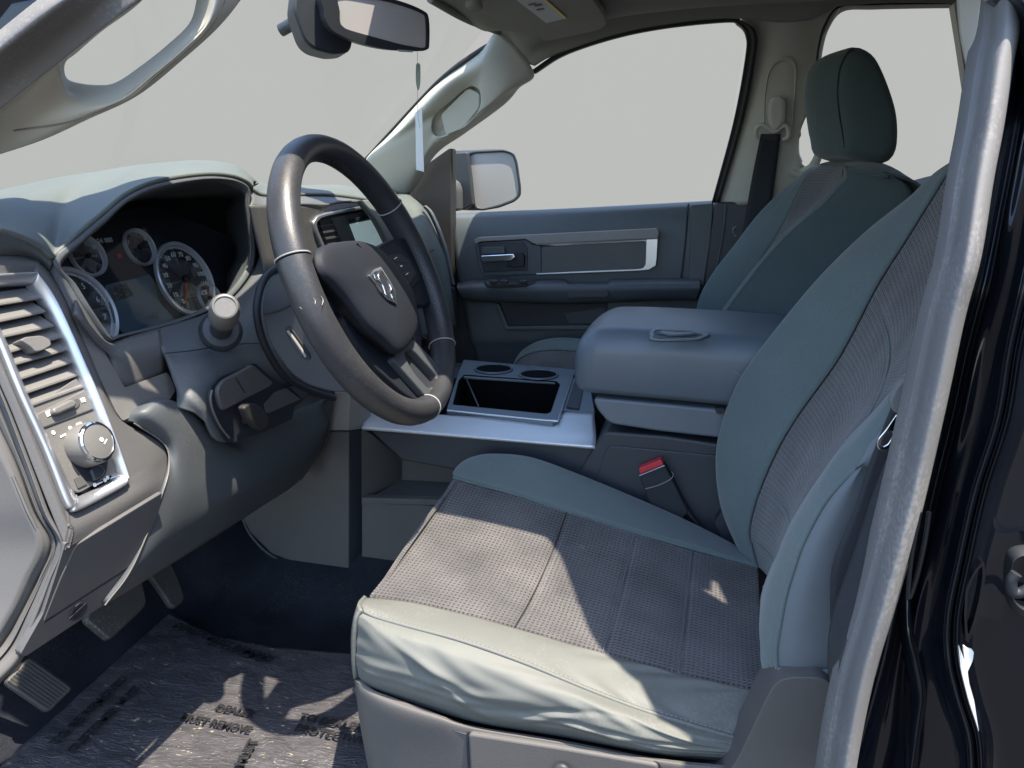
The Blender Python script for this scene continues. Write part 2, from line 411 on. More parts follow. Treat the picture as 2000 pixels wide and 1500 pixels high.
# cab floor: flat, then a toe board rising under the dash; a hump in the middle
def fl(Xs, Yv):
    out = []
    for X in Xs:
        zf = .79 if X > -1.04 else .79+(-1.04-X)*1.3
        hump = .10*math.exp(-((Yv-.86)/.17)**4)
        out.append(V(X, Yv, zf+hump))
    return out
Xs = [1.35, .8, .3, -.2, -.6, -.85, -.97, -1.03, -1.1, -1.2, -1.3, -1.45]
o = sheet('floor', [fl(Xs, Y) for Y in (.0, .2, .45, .62, .7, .78, .86, .94, 1.02, 1.1, 1.3, 1.66)], M['carpet'], nu=60, nv=70, th=.01)
struct(o)
struct(slab('door_sill', [V(-1.3, -.12, .78), V(1.3, -.12, .78), V(1.3, .06, .795), V(-1.3, .06, .795)], (0, 0, -.06), M['dark'], bevel=.01))
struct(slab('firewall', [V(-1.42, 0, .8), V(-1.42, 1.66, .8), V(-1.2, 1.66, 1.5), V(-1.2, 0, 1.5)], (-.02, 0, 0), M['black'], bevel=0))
struct(slab('rear_wall', [V(1.35, .0, .78), V(1.35, 1.7, .78), V(1.25, 1.6, 1.5), V(1.2, 1.4, 1.98), V(1.2, .3, 1.98), V(1.25, .06, 1.5)], (.03, 0, 0), M['dark'], bevel=0))

# ================================================================ ceiling and passenger side wall
hl = root('headliner', 'grey-green cloth headliner along the top of the cab above the passenger windows', 'headliner', (0, .82, 2.02))
edge = [y(975, 63, 1.37), y(1030, 128, 1.42), y(1060, 118, 1.42), y(1095, 103, 1.42), y(1200, 68, 1.42), y(1300, 48, 1.42), y(1420, 36, 1.42), y(1530, 44, 1.42), y(1600, 34, 1.41), y(1640, 12, 1.41), y(1865, 7, 1.41), V(.9, 1.40, 1.96), V(1.22, 1.38, 1.96)]
def row(Yv, zc, x0, n=13):
    return [V(x0+(1.22-x0)*k/(n-1), Yv, zc-.03*math.exp(-((k/(n-1))*6)**2)) for k in range(n)]
rows = [edge, [p+V(0, -.035, .035) for p in edge], row(1.26, 2.01, -.56), row(1.05, 2.03, -.6), row(.82, 2.035, -.61), row(.55, 2.03, -.6), row(.4, 2.0, -.58)]
drv = [V(-.56, .2, 1.99), V(-.45, .27, 1.99), V(-.3, .38, 1.99), V(-.1, .42, 1.99), V(.08, .42, 1.985), V(.25, .42, 1.985), V(.6, .36, 1.97), V(1.22, .3, 1.95)]
rows.append(drv)
sheet('roof_lining', rows, M['head'], hl, nu=60, nv=60, th=.012)
hd = spline([y(840, -2, 1.0), y(910, 38, 1.16), y(975, 64, 1.37)], 12)
tube('header_edge', hd, [.008, .006], M['head'], hl, n=24)
slab('outer_skin', [V(-.62, .26, 2.06), V(-.5, .32, 2.06), V(-.25, .43, 2.06), V(0, .46, 2.06), V(.35, .46, 2.06), V(.5, .36, 2.06), V(1.3, .28, 2.06), V(1.3, 1.6, 2.06), V(-.58, 1.6, 2.06), V(-.62, 1.4, 2.06)], (0, 0, .01), M['paint'], hl, bevel=0)

# passenger A pillar ------------------------------------------------
ap = root('windscreen_pillar', 'pale grey far windscreen pillar with an oval recess for its grab handle', 'pillar', (-.9, 1.45, 1.6))
hole = [(846, 261), (843, 245), (850, 224), (880, 198), (913, 171), (930, 171), (938, 182), (937, 210), (920, 234), (902, 252), (871, 266), (855, 267)]
outer = [(792, 384), (725, 335), (714, 312), (762, 262), (850, 168), (935, 105), (976, 64), (1043, 141), (1014, 172), (983, 206), (906, 262), (850, 303)]
hY = [1.47, 1.46, 1.455, 1.44, 1.425, 1.42, 1.42, 1.43, 1.44, 1.45, 1.465, 1.47]
oY = [1.56, 1.50, 1.48, 1.46, 1.42, 1.39, 1.37, 1.43, 1.47, 1.49, 1.53, 1.55]
H = [y(a, b, c) for (a, b), c in zip(hole, hY)]
O = [y(a, b, c) for (a, b), c in zip(outer, oY)]
m1 = [h.lerp(o_, .12)+V(0, -.006, 0) for h, o_ in zip(H, O)]; m2 = [h.lerp(o_, .55)+V(.0, -.022, 0) for h, o_ in zip(H, O)]
sheet('pillar_trim', [H, m1, m2, O], M['beige'], ap, nu=84, nv=18, closed_u=True, keep=True, th=.004)
c0 = sum(H, V(0, 0, 0))/len(H)
sheet('handle_recess', [H, [h+V(.0, .018, 0) for h in H], [h.lerp(c0, .35)+V(0, .032, 0) for h in H], [h.lerp(c0, .98)+V(0, .035, 0) for h in H]], M['beige'], ap, nu=60, nv=14, closed_u=True, keep=True, th=0)
# grab handle bar crossing the recess
gh = [y(852, 262, 1.462), y(868, 228, 1.455), y(884, 212, 1.45), y(915, 187, 1.44), y(930, 182, 1.435)]
slab('grab_handle', roundp(yv((871, 266, 1.468), (860, 224, 1.458), (913, 171, 1.43), (937, 182, 1.425), (937, 210, 1.435), (905, 250, 1.455)), .01), (0, .012, 0), M['beige'], ap, bevel=.004)
tube('gasket', [y(714, 310, 1.485), y(762, 258, 1.465), y(850, 165, 1.425), y(935, 101, 1.395), y(962, 84, 1.385), y(978, 66, 1.375)], [.0035, .004, .004, .009, .005], M['rubber'], ap, n=40, seg=8)
# pillar foot between the dash and the door glass
slab('foot_cover', roundp(yv((792, 380, 1.585), (815, 334, 1.585), (880, 288, 1.585), (880, 420, 1.585), (884, 600, 1.585), (820, 600, 1.585), (780, 420, 1.585)), .01), (0, .05, 0), M['rubber'], ap, bevel=.004)

# passenger window frame, glass --------------------------------------
def YW(py): return 1.425+.19*min(1, max(0, (py-60)/345))
pd = root('passenger_door', 'dark grey front passenger door with a chrome inner handle and silver trim frame', 'door', (-.4, 1.62, 1.0))
go = [(1040, 140), (1100, 101), (1200, 68), (1300, 48), (1420, 36), (1452, 42), (1476, 62), (1476, 110), (1450, 240), (1405, 396)]
P = [y(a, b, YW(b)) for a, b in go]
gi = [(1041, 142), (1101, 105), (1200, 72), (1300, 52), (1418, 40), (1440, 46), (1456, 66), (1456, 110), (1432, 240), (1390, 396)]
Q = [y(a, b, YW(b)+.012) for a, b in gi]
sheet('window_frame', [P, [p.lerp(q, .35)+V(0, -.006, 0) for p, q in zip(P, Q)], [p.lerp(q, .6)+V(0, .004, 0) for p, q in zip(P, Q)], Q, [q+V(0, .03, 0) for q in Q]], M['rubber'], pd, nu=90, nv=17, keep=True, th=.004)
slab('front_post', roundp(yv((876, 290, 1.585), (884, 290, 1.585), (884, 424, 1.62), (872, 424, 1.62)), .002), (0, .02, 0), M['rubber'], pd, bevel=.002)
# the panel itself: rows from the belt line downward
rws = [yv((884, 417, 1.68), (960, 413, 1.68), (1100, 407, 1.68), (1250, 399, 1.68), (1398, 391, 1.68)),
       yv((884, 421, 1.655), (960, 417, 1.655), (1100, 411, 1.655), (1250, 403, 1.655), (1398, 394, 1.655)),
       yv((882, 430, 1.638), (960, 428, 1.638), (1100, 421, 1.638), (1250, 413, 1.638), (1397, 404, 1.638)),
       yv((884, 460, 1.622), (960, 458, 1.622), (1100, 452, 1.622), (1250, 446, 1.622), (1394, 440, 1.622)),
       yv((892, 520, 1.61), (960, 520, 1.61), (1100, 518, 1.61), (1250, 516, 1.61), (1386, 512, 1.61)),
       yv((904, 590, 1.61), (960, 590, 1.61), (1100, 590, 1.61), (1250, 590, 1.61), (1376, 590, 1.61)),
       yv((918, 660, 1.61), (960, 660, 1.61), (1100, 660, 1.61), (1250, 660, 1.61), (1366, 660, 1.61)),
       yv((928, 690, 1.62), (960, 690, 1.62), (1100, 690, 1.62), (1250, 690, 1.62), (1362, 690, 1.62)),
       yv((950, 800, 1.63), (980, 800, 1.63), (1100, 800, 1.63), (1250, 800, 1.63), (1350, 800, 1.63))]
sheet('door_panel', rws, M['door'], pd, nu=50, nv=60, th=.02)
tube('panel_seam', yv((1345, 398, 1.634), (1343, 410, 1.63), (1340, 460, 1.617), (1333, 520, 1.605), (1330, 543, 1.605)), .0025, M['black'], pd, n=20, seg=6)
slab('latch_end', roundp(yv((1350, 400, 1.612), (1393, 397, 1.612), (1388, 470, 1.6), (1374, 560, 1.59), (1345, 545, 1.59), (1347, 470, 1.6)), .006), (0, .02, 0), M['dash'], pd, bevel=.003)
slab('kick_panel', [V(-1.4, 1.64, .78), V(-.7, 1.64, .78), V(-.7, 1.64, 1.35), V(-.80, 1.64, 1.58), V(-1.4, 1.64, 1.58)], (0, .02, 0), M['black'], pd, bevel=0)
# upper grey bar + silver frame + handle recess
def dslab(nm, pts, Y0, dep, m, bv=.003, rr=.004): return slab(nm, roundp(ys(Y0, *pts), rr), (0, dep, 0), m, pd, bevel=bv)
dslab('trim_bar', [(926, 468), (932, 464), (1030, 459), (1272, 447), (1282, 446), (1287, 456), (1285, 466), (1046, 477), (1038, 474), (1027, 467), (938, 472), (928, 478)], 1.588, .03, M['lite'], .006)
dslab('recess_surround', [(926, 474), (1028, 468), (1040, 478), (1057, 480), (1057, 536), (944, 540), (934, 520)], 1.60, .02, M['door'])
dslab('recess_floor', [(934, 478), (1022, 474), (1030, 484), (1030, 528), (944, 532), (938, 505)], 1.597, .01, M['dark'])
dslab('insert_pad', [(1057, 482), (1258, 471), (1264, 478), (1262, 520), (1250, 527), (1057, 534)], 1.598, .012, M['dash2'], .003)
tr = ys(1.592, (1047, 476), (1285, 466), (1283, 505), (1281, 519), (1268, 527), (1250, 529), (1047, 537)); ti = ys(1.592, (1047, 478.5), (1262, 468.5), (1261, 505), (1260, 518), (1256, 523.5), (1248, 525), (1047, 534))
slab('silver_frame', tr+ti[::-1], (0, .014, 0), M['satin'], pd, bevel=.0015)
dslab('handle_cup', [(998, 496), (1020, 494), (1024, 500), (1023, 520), (1002, 523), (988, 520)], 1.585, .02, M['black'], .003)
dslab('door_handle', [(939, 499.5), (1003, 496), (1006, 503), (998, 509), (941, 512)], 1.565, .012, M['chrome'], .004, .003)
dslab('lock_lever', [(940, 483), (985, 481), (986, 495), (941, 497)], 1.586, .01, M['door'], .002)
# armrest with switch plate and pull slot
arm = [yv((893, 553, 1.605), (940, 546, 1.605), (1096, 545, 1.605), (1110, 552, 1.605), (1188, 551, 1.605), (1200, 545, 1.605), (1364, 543, 1.605)),
       yv((893, 556, 1.55), (940, 551, 1.55), (1096, 551, 1.55), (1110, 554, 1.55), (1188, 554, 1.55), (1200, 549, 1.55), (1366, 547, 1.55)),
       yv((893, 562, 1.527), (940, 561, 1.527), (1096, 561, 1.527), (1110, 561, 1.527), (1188, 560, 1.527), (1200, 559, 1.527), (1367, 557, 1.527)),
       yv((898, 574, 1.53), (940, 576, 1.53), (1096, 578, 1.53), (1110, 578, 1.53), (1188, 577, 1.53), (1200, 576, 1.53), (1364, 572, 1.53)),
       yv((908, 585, 1.55), (940, 588, 1.55), (1096, 592, 1.55), (1110, 592, 1.55), (1188, 590, 1.55), (1200, 589, 1.55), (1358, 583, 1.55)),
       yv((914, 588, 1.6), (940, 590, 1.605), (1096, 594, 1.605), (1110, 594, 1.605), (1188, 592, 1.605), (1200, 591, 1.605), (1354, 585, 1.605))]
sheet('armrest', arm, M['door'], pd, nu=70, nv=30, th=0)
dslab('pull_slot', [(1106, 570), (1186, 567), (1190, 572), (1186, 580), (1112, 582)], 1.523, .01, M['dark'], .001)
slab('switch_plate', roundp([z(946, 548.5, 1.365), z(1058, 547, 1.365), z(1062, 553, 1.36), z(950, 555, 1.36)], .004), (0, 0, -.01), M['black'], pd, bevel=.002)
for a in (965, 985, 1022):
    box('switch', z(a, 550, 1.368), (.024, .02, .01), M['rubber'], pd, bevel=.003)
# map pocket: flat black plate behind a raised lip
slab('map_pocket', roundp(ys(1.606, (972, 594), (1188, 591), (1183, 628), (1172, 637), (990, 639)), .006), (0, -.004, 0), M['black'], pd, bevel=0)
slab('pocket_lip', ys(1.585, (966, 594), (974, 594), (992, 637), (1172, 635), (1182, 628), (1184, 640), (1174, 644), (986, 645)), (0, .025, 0), M['door'], pd, bevel=.003)
dslab('pocket_divider', [(1100, 612), (1183, 600), (1181, 628), (1172, 633), (1112, 632)], 1.6, .006, M['dark'], .002)
# passenger window glass and windscreen
g = root('passenger_window', 'clear side window glass of the front passenger door', 'window', (-.4, 1.55, 1.6))
sheet('pane', [[y(a, b, YW(b)+.03) for a, b in ((878, 285), (1046, 125), (1103, 98), (1200, 66), (1300, 46), (1418, 34), (1460, 50))], [y(a, b, YW(b)+.03) for a, b in ((878, 424), (950, 424), (1050, 424), (1150, 420), (1250, 415), (1330, 408), (1402, 405))]], M['glass'], g, nu=20, nv=8, th=0, lin=False)
g = root('windscreen', 'wide windscreen glass ahead of the dashboard', 'windscreen', (-.95, .82, 1.65))
sheet('pane', [[V(-1.09, .02, 1.6), V(-1.26, .4, 1.6), V(-1.3, .82, 1.6), V(-1.26, 1.24, 1.6), V(-1.09, 1.62, 1.6)], [V(-.84, .12, 1.82), V(-.94, .45, 1.82), V(-.97, .82, 1.82), V(-.94, 1.2, 1.82), V(-.84, 1.52, 1.82)],
                [V(-.6, .22, 2.03), V(-.64, .5, 2.035), V(-.65, .82, 2.04), V(-.64, 1.14, 2.035), V(-.6, 1.42, 2.03)]], M['glass'], g, nu=24, nv=12, th=0)

# passenger B pillar --------------------------------------------------
bp = root('door_pillar', 'pale grey trim pillar behind the passenger window carrying the seat belt guide', 'pillar', (.1, 1.55, 1.2))
def YB(py): return 1.43+.17*min(1, max(0, (py-40)/360))
def yb(a, b, d=0): return y(a, b, YB(b)+d)
L0 = [(1440, 20), (1466, 90), (1450, 180), (1424, 280), (1396, 400)]
L1 = [(1500, 14), (1500, 90), (1484, 180), (1462, 280), (1440, 400)]
L2 = [(1545, 8), (1540, 90), (1526, 180), (1510, 280), (1495, 400)]
L3 = [(1600, 2), (1588, 90), (1573, 180), (1550, 280), (1545, 400)]
L4 = [(1650, -4), (1600, 92), (1594, 150), (1590, 196), (1575, 222), (1563, 250), (1560, 300), (1566, 320)]
sheet('pillar_trim', [[yb(a, b, .035) for a, b in L0], [yb(a, b, 0) for a, b in L1], [yb(a, b, -.012) for a, b in L2], [yb(a, b, -.004) for a, b in L3], [yb(*q, .0) for q in L4], [yb(*q, .04) for q in L4]], M['beige'], bp, nu=40, nv=36, th=.006)
sheet('pillar_foot', [[yb(1555, 290, 0), yb(1566, 320, 0), yb(1600, 345, 0)], [yb(1540, 400, 0), yb(1570, 400, 0), yb(1620, 400, 0)]], M['beige'], bp, nu=10, nv=6, th=.006)
tube('grab_loop', [yb(1600, 170, .02), yb(1612, 220, .0), yb(1608, 270, -.01), yb(1600, 300, -.01), yb(1585, 328, -.005), yb(1560, 338, 0), yb(1545, 330, .0)], [.012, .011, .010, .010, .012, .016], M['beige'], bp, n=40)
# shallow oblong channel the belt guide slides in
ch = [yb(a, b, -.017) for a, b in ((1490, 250), (1492, 190), (1500, 140), (1515, 116), (1535, 110), (1552, 118), (1556, 150), (1548, 250))]
chi = [p.lerp(yb(1524, 190, -.017), .13)+V(0, .002, 0) for p in ch]
sheet('guide_channel', [ch, [p.lerp(q, .5)+V(0, -.003, 0) for p, q in zip(ch, chi)], chi], M['beige'], bp, nu=40, nv=7, th=0)
lo = [(1398, 395), (1560, 392), (1560, 640), (1350, 640), (1372, 560)]
slab('lower_trim', roundp([y(a, b, 1.60) for a, b in lo], .01), (0, .03, 0), M['dark'], bp, bevel=.004)
tube('lower_seam', yv((1418, 400, 1.597), (1410, 470, 1.597), (1395, 540, 1.597)), .003, M['door'], bp, n=12, seg=8)
# rear door opening frame on the passenger side
rd = root('rear_door_frame', 'dark frame round the rear passenger side window behind the headrest', 'door frame', (.4, 1.5, 1.2))
fo = [(1597, 130), (1600, 95), (1612, 50), (1640, 14), (1700, 10), (1780, 8), (1862, 7)]
sheet('upper_frame', [[y(a, b, 1.43) for a, b in fo], [y(a+3, b+4, 1.45) for a, b in fo], [y(a+6, b+9, 1.49) for a, b in fo]], M['rubber'], rd, nu=40, nv=8, th=.004)
slab('rear_pillar_trim', roundp(yv((1862, 2, 1.40), (1930, 2, 1.38), (1960, 500, 1.45), (1850, 600, 1.5), (1880, 330, 1.45), (1892, 200, 1.43), (1876, 90, 1.41)), .01), (0, .04, 0), M['beige'], rd, bevel=.004)
slab('belt_line', yv((1560, 392, 1.62), (1900, 392, 1.62), (1900, 600, 1.62), (1560, 600, 1.62)), (0, .03, 0), M['door'], rd, bevel=.004)
sheet('pane', [yv((1565, 20, 1.5), (1900, 0, 1.5)), yv((1560, 400, 1.64), (1890, 400, 1.64))], M['glass'], rd, nu=6, nv=4, th=0)

# passenger seat belt -------------------------------------------------
sb = root('seat_belt', 'black seat belt webbing hanging from its pale guide on the pillar behind the passenger window', 'seat belt', (.05, 1.45, 1.7))
slab('guide_cap', roundp([yb(a, b, -.05) for a, b in ((1502, 245), (1500, 205), (1508, 188), (1524, 184), (1535, 196), (1534, 235), (1522, 254), (1510, 255))], .012), (0, .035, 0), M['beige'], sb, bevel=.009, seg=4)
tube('belt_ring', [yb(a, b, -.04) for a, b in ((1480, 272), (1476, 262), (1478, 250), (1488, 244), (1500, 250), (1512, 257), (1524, 250), (1533, 245), (1540, 254), (1538, 268), (1528, 273))], .0055, M['beige'], sb, n=50, seg=10)
sheet('webbing', [[yb(1486, 262, -.036), yb(1470, 340, -.03), yb(1450, 450, -.03), yb(1432, 520, -.03)], [yb(1525, 262, -.036), yb(1515, 340, -.03), yb(1500, 450, -.03), yb(1490, 520, -.03)]], M['belt'], sb, nu=20, nv=6, th=.0015)
tube('belt_button', [y(1437, 462, 1.585), y(1432, 455, 1.585), y(1432, 446, 1.585), y(1438, 442, 1.585)], .0012, M['satin'], bp, n=14, seg=6)

# ================================================================ door mirror outside the passenger window
dm = root('door_mirror', 'black outside mirror seen through the passenger window, its glass in a rounded frame', 'mirror', (-.8, 1.9, 1.5))
ho = [(907, 300), (925, 294), (985, 291), (1004, 297), (1011, 315), (1018, 365), (1018, 382), (1006, 394), (975, 406), (940, 412), (922, 408), (913, 370)]
gi = [(913, 306), (926, 300), (984, 297), (1000, 302), (1006, 317), (1013, 364), (1012, 380), (1002, 389), (972, 400), (942, 407), (930, 403), (920, 368)]
Ho = roundp(ys(1.93, *ho), .012); Gi = roundp(ys(1.93, *gi), .012)
slab('rim', Ho, (-.01, .035, 0), M['dark'], dm, bevel=.004, hole=Gi)
slab('glass', [p+V(-.001, .006, 0) for p in Gi], (0, .006, 0), M['mirror2'], dm, bevel=0)
c0 = sum(Ho, V(0, 0, 0))/len(Ho)
rg = [[p+V(-.01, .03, 0) for p in Ho], [c0+(p-c0)*1.02+V(-.06, .05, 0) for p in Ho], [c0+(p-c0)*.95+V(-.11, .055, 0) for p in Ho], [c0+(p-c0)*.55+V(-.15, .06, 0) for p in Ho]]
loft('housing', rg, M['dark'], dm, nv=14)
slab('side_cover', roundp(ys(1.9, (862, 303), (880, 299), (912, 297), (918, 345), (924, 400), (905, 410), (862, 414)), .006), (0, .03, 0), M['dark'], dm, bevel=.006)
slab('tow_stalk', roundp(yv((868, 352, 1.83), (880, 350, 1.83), (890, 356, 1.83), (895, 370, 1.83), (896, 412, 1.83), (868, 414, 1.83)), .01), (0, .05, 0), M['dash2'], dm, bevel=.008)

# ================================================================ sun visor, rear view mirror, hanging strips
vi = root('sun_visor', 'grey sun visor folded up above the far windscreen pillar with a pale warning label', 'sun visor', (-.4, 1.1, 1.97))
vo = roundp([z(a, b, 1.975) for a, b in ((905, -8), (914, 8), (1006, 61), (1012, 60), (1022, 56), (1030, 60), (1056, 78), (1074, 80), (1172, 58), (1184, 48), (1179, 30), (1158, 0), (1135, -20))], .018)
slab('visor_board', vo, (0, 0, .014), M['head'], vi, bevel=.006)
slab('warning_label', [z(a, b, 1.9745) for a, b in ((1000, -8), (1053, -8), (1104, 35), (1067, 44))], (0, 0, -.0012), M['paper'], vi, bevel=0)
slab('label_stripe', [z(a, b, 1.973) for a, b in ((1053, -8), (1059, -8), (1107, 35), (1103, 36))], (0, 0, -.001), M['yellow'], vi, bevel=0)
for k, (a, b) in enumerate(((1040, 8), (1052, 10), (1056, 18))):
    slab('label_print', [z(a-9, b, 1.973), z(a+5, b-3, 1.973), z(a+8, b, 1.973), z(a-6, b+3, 1.973)], (0, 0, -.0008), M['seal'], vi, bevel=0)
lathe('visor_pivot', z(926, 4, 1.97), (0, 0, -1), [(0, .016), (.01, .016), (.014, .01)], M['head'], vi, seg=20)

rm = root('rear_view_mirror', 'dark rear view mirror with rounded glass at the top of the windscreen', 'mirror', (-.65, .85, 1.98))
mo = [(633, -14), (633, 20), (636, 40), (650, 60), (672, 72), (712, 87), (760, 97), (815, 100), (834, 97), (839, 86), (838, 36), (826, 20), (782, 2), (730, -8)]
mi = [(664, -10), (664, 22), (665, 44), (672, 53), (682, 58), (716, 68), (778, 85), (814, 92), (828, 93), (832, 85), (831, 39), (823, 26), (778, 9), (730, -2)]
nrm = V(.75, -.62, -.1)
MO = [pl(a, b, (-.62, .87, 1.93), nrm) for a, b in mo]; MI = [pl(a, b, (-.62, .87, 1.93), nrm) for a, b in mi]
MO2 = even(MO, 56, True); MI2 = even(MI, 56, True)
slab('mirror_rim', MO2, -nrm.normalized()*.018, M['dark'], rm, bevel=.004, hole=MI2)
slab('mirror_glass', [p-nrm*.002 for p in MI2], -nrm*.01, M['mirror'], rm, bevel=0)
cc = sum(MO2, V(0, 0, 0))/len(MO2)
loft('mirror_shell', [[p-nrm*.016 for p in MO2], [cc+(p-cc)*.97-nrm*.032 for p in MO2], [cc+(p-cc)*.8-nrm*.048 for p in MO2], [cc+(p-cc)*.45-nrm*.055 for p in MO2]], M['dark'], rm, nv=10)
sh_ = roundp([pl(a, b, (-.72, .8, 1.93), (.8, -.5, 0)) for a, b in ((580, -40), (573, 20), (594, 80), (612, 96), (650, 106), (680, 103), (688, 90), (690, 50), (700, -40))], .012)
slab('sensor_housing', sh_, (-.05, .06, 0), M['dark'], rm, bevel=.008)
tube('stem', [V(-.72, .86, 1.94), V(-.8, .86, 1.95), V(-.86, .86, 1.93)], .012, M['dark'], rm)
slab('button_label', [pl(a, b, (-.615, .865, 1.93), nrm) for a, b in ((776, 97.5), (806, 100), (806, 102.5), (779, 101))], (0, 0, .001), M['paper'], rm, bevel=0)

ht = root('hanging_tag', 'thin pale strip on a cord hanging below the rear view mirror', 'hanging tag', (-.6, .86, 1.9))
tY = .95
tube('cord', [y(815, 100, tY), y(816, 215, tY), y(820, 250, tY)], .0004, M['lite'], ht, n=8, seg=6)
slab('upper_bead', spline(ys(tY, (812, 130), (814, 124), (817, 123), (820, 128), (820, 160), (817, 176), (815, 174), (812, 160)), 30, True), (0, .003, 0), M['greenp'], ht, bevel=.0006)
slab('paper_strip', ys(tY, (811, 221), (824, 209), (828, 336), (823, 334), (813, 332)), (0, .001, 0), M['satin2'], ht, bevel=0)
# ================================================================ driver's seat
ds = root('driver_seat', 'grey cloth driver seat with dark woven inserts, worn pale near side lit by the sun', 'seat', (-.15, .45, .8))
# fabric rows across the cushion, each from front to rear
cn = [(722, 1163, .262), (800, 1175, .26), (900, 1197, .258), (1000, 1224, .255), (1100, 1253, .252), (1210, 1283, .25), (1350, 1320, .25), (1500, 1352, .25)]
cf = [(885, 934, .615), (940, 949, .612), (1000, 965, .61), (1100, 998, .605), (1220, 1035, .60), (1350, 1072, .60), (1480, 1108, .60)]
def mix(r0, r1, t, dz=0):
    A = spline(r0, 12); B = spline(r1, 12); return [a.lerp(b, t)+V(0, 0, dz) for a, b in zip(A, B)]
CN = yv(*cn); CF = yv(*cf)
front = [p for p in (CN[0], CF[0])]
mids = [mix(CN, CF, t, -.012*math.sin(math.pi*t)) for t in (.2, .4, .6, .8)]
def cush(v, u, p):
    q = V(0, 0, 0)
    for s in (.4, .62, .8):      # sewn channels across the cushion
        q.z -= .0045*math.sin(math.pi*min(1, max(0, v)))**.5*math.exp(-((u-s)/.011)**2) if 0 < v < 1 else 0
    q.z += .002*math.sin(u*9+v*7)*math.sin(v*5)
    return q
ins = sheet('cushion_insert', [CN]+mids+[CF], M['weave'], ds, nu=150, nv=60, th=.01, disp=cush)
for s in (.4, .62, .8):
    cols_ = [spline(r_, 150)[int(s*149)] for r_ in [CN]+mids+[CF]]
    tube('cross_seam', [p+V(0, 0, -.0035*math.sin(math.pi*i/5)**.5 if 0 < i < 5 else 0)+V(0, 0, .0006) for i, p in enumerate(cols_)], .0011, M['rubber'] if s == .4 else M['seatside'], ds, n=40, seg=6)
# rolled front nose below the insert
A = [CN[0], CN[0].lerp(CF[0], .35)+V(-.004, 0, 0), CN[0].lerp(CF[0], .7)+V(-.003, 0, 0), CF[0]]
nose = [[p+V(.010, 0, -.003) for p in A], [p+V(.006, 0, -.012) for p in A], [p+V(.004, 0, -.05) for p in A], [p+V(.014, 0, -.15) for p in A]]
sheet('cushion_front', nose, M['weave'], ds, nu=30, nv=18, th=.006)
# near roll between insert and piping, then the wrinkled side down to the base
pip = [(712, 1194, .2), (735, 1205, .197), (800, 1224, .193), (900, 1251, .19), (1020, 1293, .188), (1150, 1347, .187), (1250, 1385, .187), (1350, 1416, .19), (1432, 1440, .196)]
PIP = yv(*pip)
roll = [[p+V(0, 0, -.001) for p in yv((717, 1166, .262), *cn[1:])], yv((712, 1170, .238), (800, 1190, .236), (900, 1213, .234), (1020, 1245, .232), (1150, 1288, .23), (1300, 1335, .23), (1400, 1362, .23), (1470, 1385, .232)),
        yv((706, 1180, .212), (800, 1208, .21), (900, 1233, .208), (1020, 1270, .206), (1150, 1321, .205), (1280, 1365, .205), (1380, 1395, .208), (1450, 1412, .212)), PIP]
def crumple(v, u, p):
    a = .0012*math.sin(u*45+6*math.sin(v*3))*math.exp(-((u-.75)/.2)**2)
    return V(0, -.3*a, a)
sheet('near_roll', roll, M['seats'], ds, nu=110, nv=26, th=.006, disp=crumple)
tube('piping', PIP, .0028, M['seats'], ds, n=90, seg=8)
sv = []; sf = []
sp0 = spline([p.lerp(q, .22)+V(0, -.0012, .0012) for p, q in zip(spline(PIP, 12), spline(roll[2], 12))], 170)
for i in range(0, 168, 2):
    a, b = sp0[i], sp0[i].lerp(sp0[i+1], .8); t = (b-a).normalized(); s_ = t.cross(V(0, -.6, .8)).normalized()*.0007; u_ = V(0, -.0006, .0008)
    k = len(sv); sv += [a-s_, a+s_, b+s_, b-s_, a.lerp(b, .5)+u_]; sf += [(k, k+1, k+4), (k+1, k+2, k+4), (k+2, k+3, k+4), (k+3, k, k+4)]
mesh('stitching', sv, sf, M['stitch'], ds, smooth=False)['kind'] = 'stuff'
bot = yv((700, 1322, .2), (715, 1336, .19), (760, 1357, .185), (915, 1408, .183), (1100, 1440, .183), (1280, 1473, .183), (1422, 1488, .195))
m_a = yv((700, 1208, .194), (740, 1232, .178), (830, 1262, .172), (960, 1310, .168), (1100, 1358, .166), (1260, 1412, .166), (1436, 1455, .188))
m_b = yv((696, 1245, .193), (740, 1280, .17), (830, 1312, .163), (960, 1352, .16), (1100, 1395, .16), (1260, 1438, .16), (1435, 1468, .186))
m_c = yv((695, 1290, .195), (725, 1318, .174), (800, 1343, .168), (940, 1385, .165), (1100, 1422, .165), (1270, 1460, .165), (1430, 1480, .188))
def wrink(v, u, p):
    e = math.sin(math.pi*min(1, v*1.05))
    a = 0
    a += .0050*math.exp(-((v-.25-.55*(u-.08)*2.2)/.05)**2)*math.exp(-((u-.22)/.13)**2)
    a += .0050*math.exp(-((v-.60+.25*math.sin(u*11))/.055)**2)*math.exp(-((u-.42)/.15)**2)
    a -= .0045*math.exp(-((v-.48+.2*math.sin(u*9+1))/.05)**2)*math.exp(-((u-.5)/.16)**2)
    a += .0045*math.exp(-((v-.70-.5*(u-.7))/.045)**2)*math.exp(-((u-.72)/.12)**2)
    a -= .0050*math.exp(-((v-.80-.35*(u-.74))/.04)**2)*math.exp(-((u-.78)/.12)**2)
    a += .0030*math.exp(-((v-.35-.9*(u-.85))/.05)**2)*math.exp(-((u-.86)/.08)**2)
    a += .0016*math.sin(28*u+15*v+3*math.sin(9*v))*math.sin(17*v-8*u+2*math.sin(13*u))
    return V(0, -a*e, .25*a*e)
sheet('side_cover', [PIP, m_a, m_b, m_c, bot], M['seats'], ds, nu=170, nv=90, th=.006, disp=wrink, sharp=80)
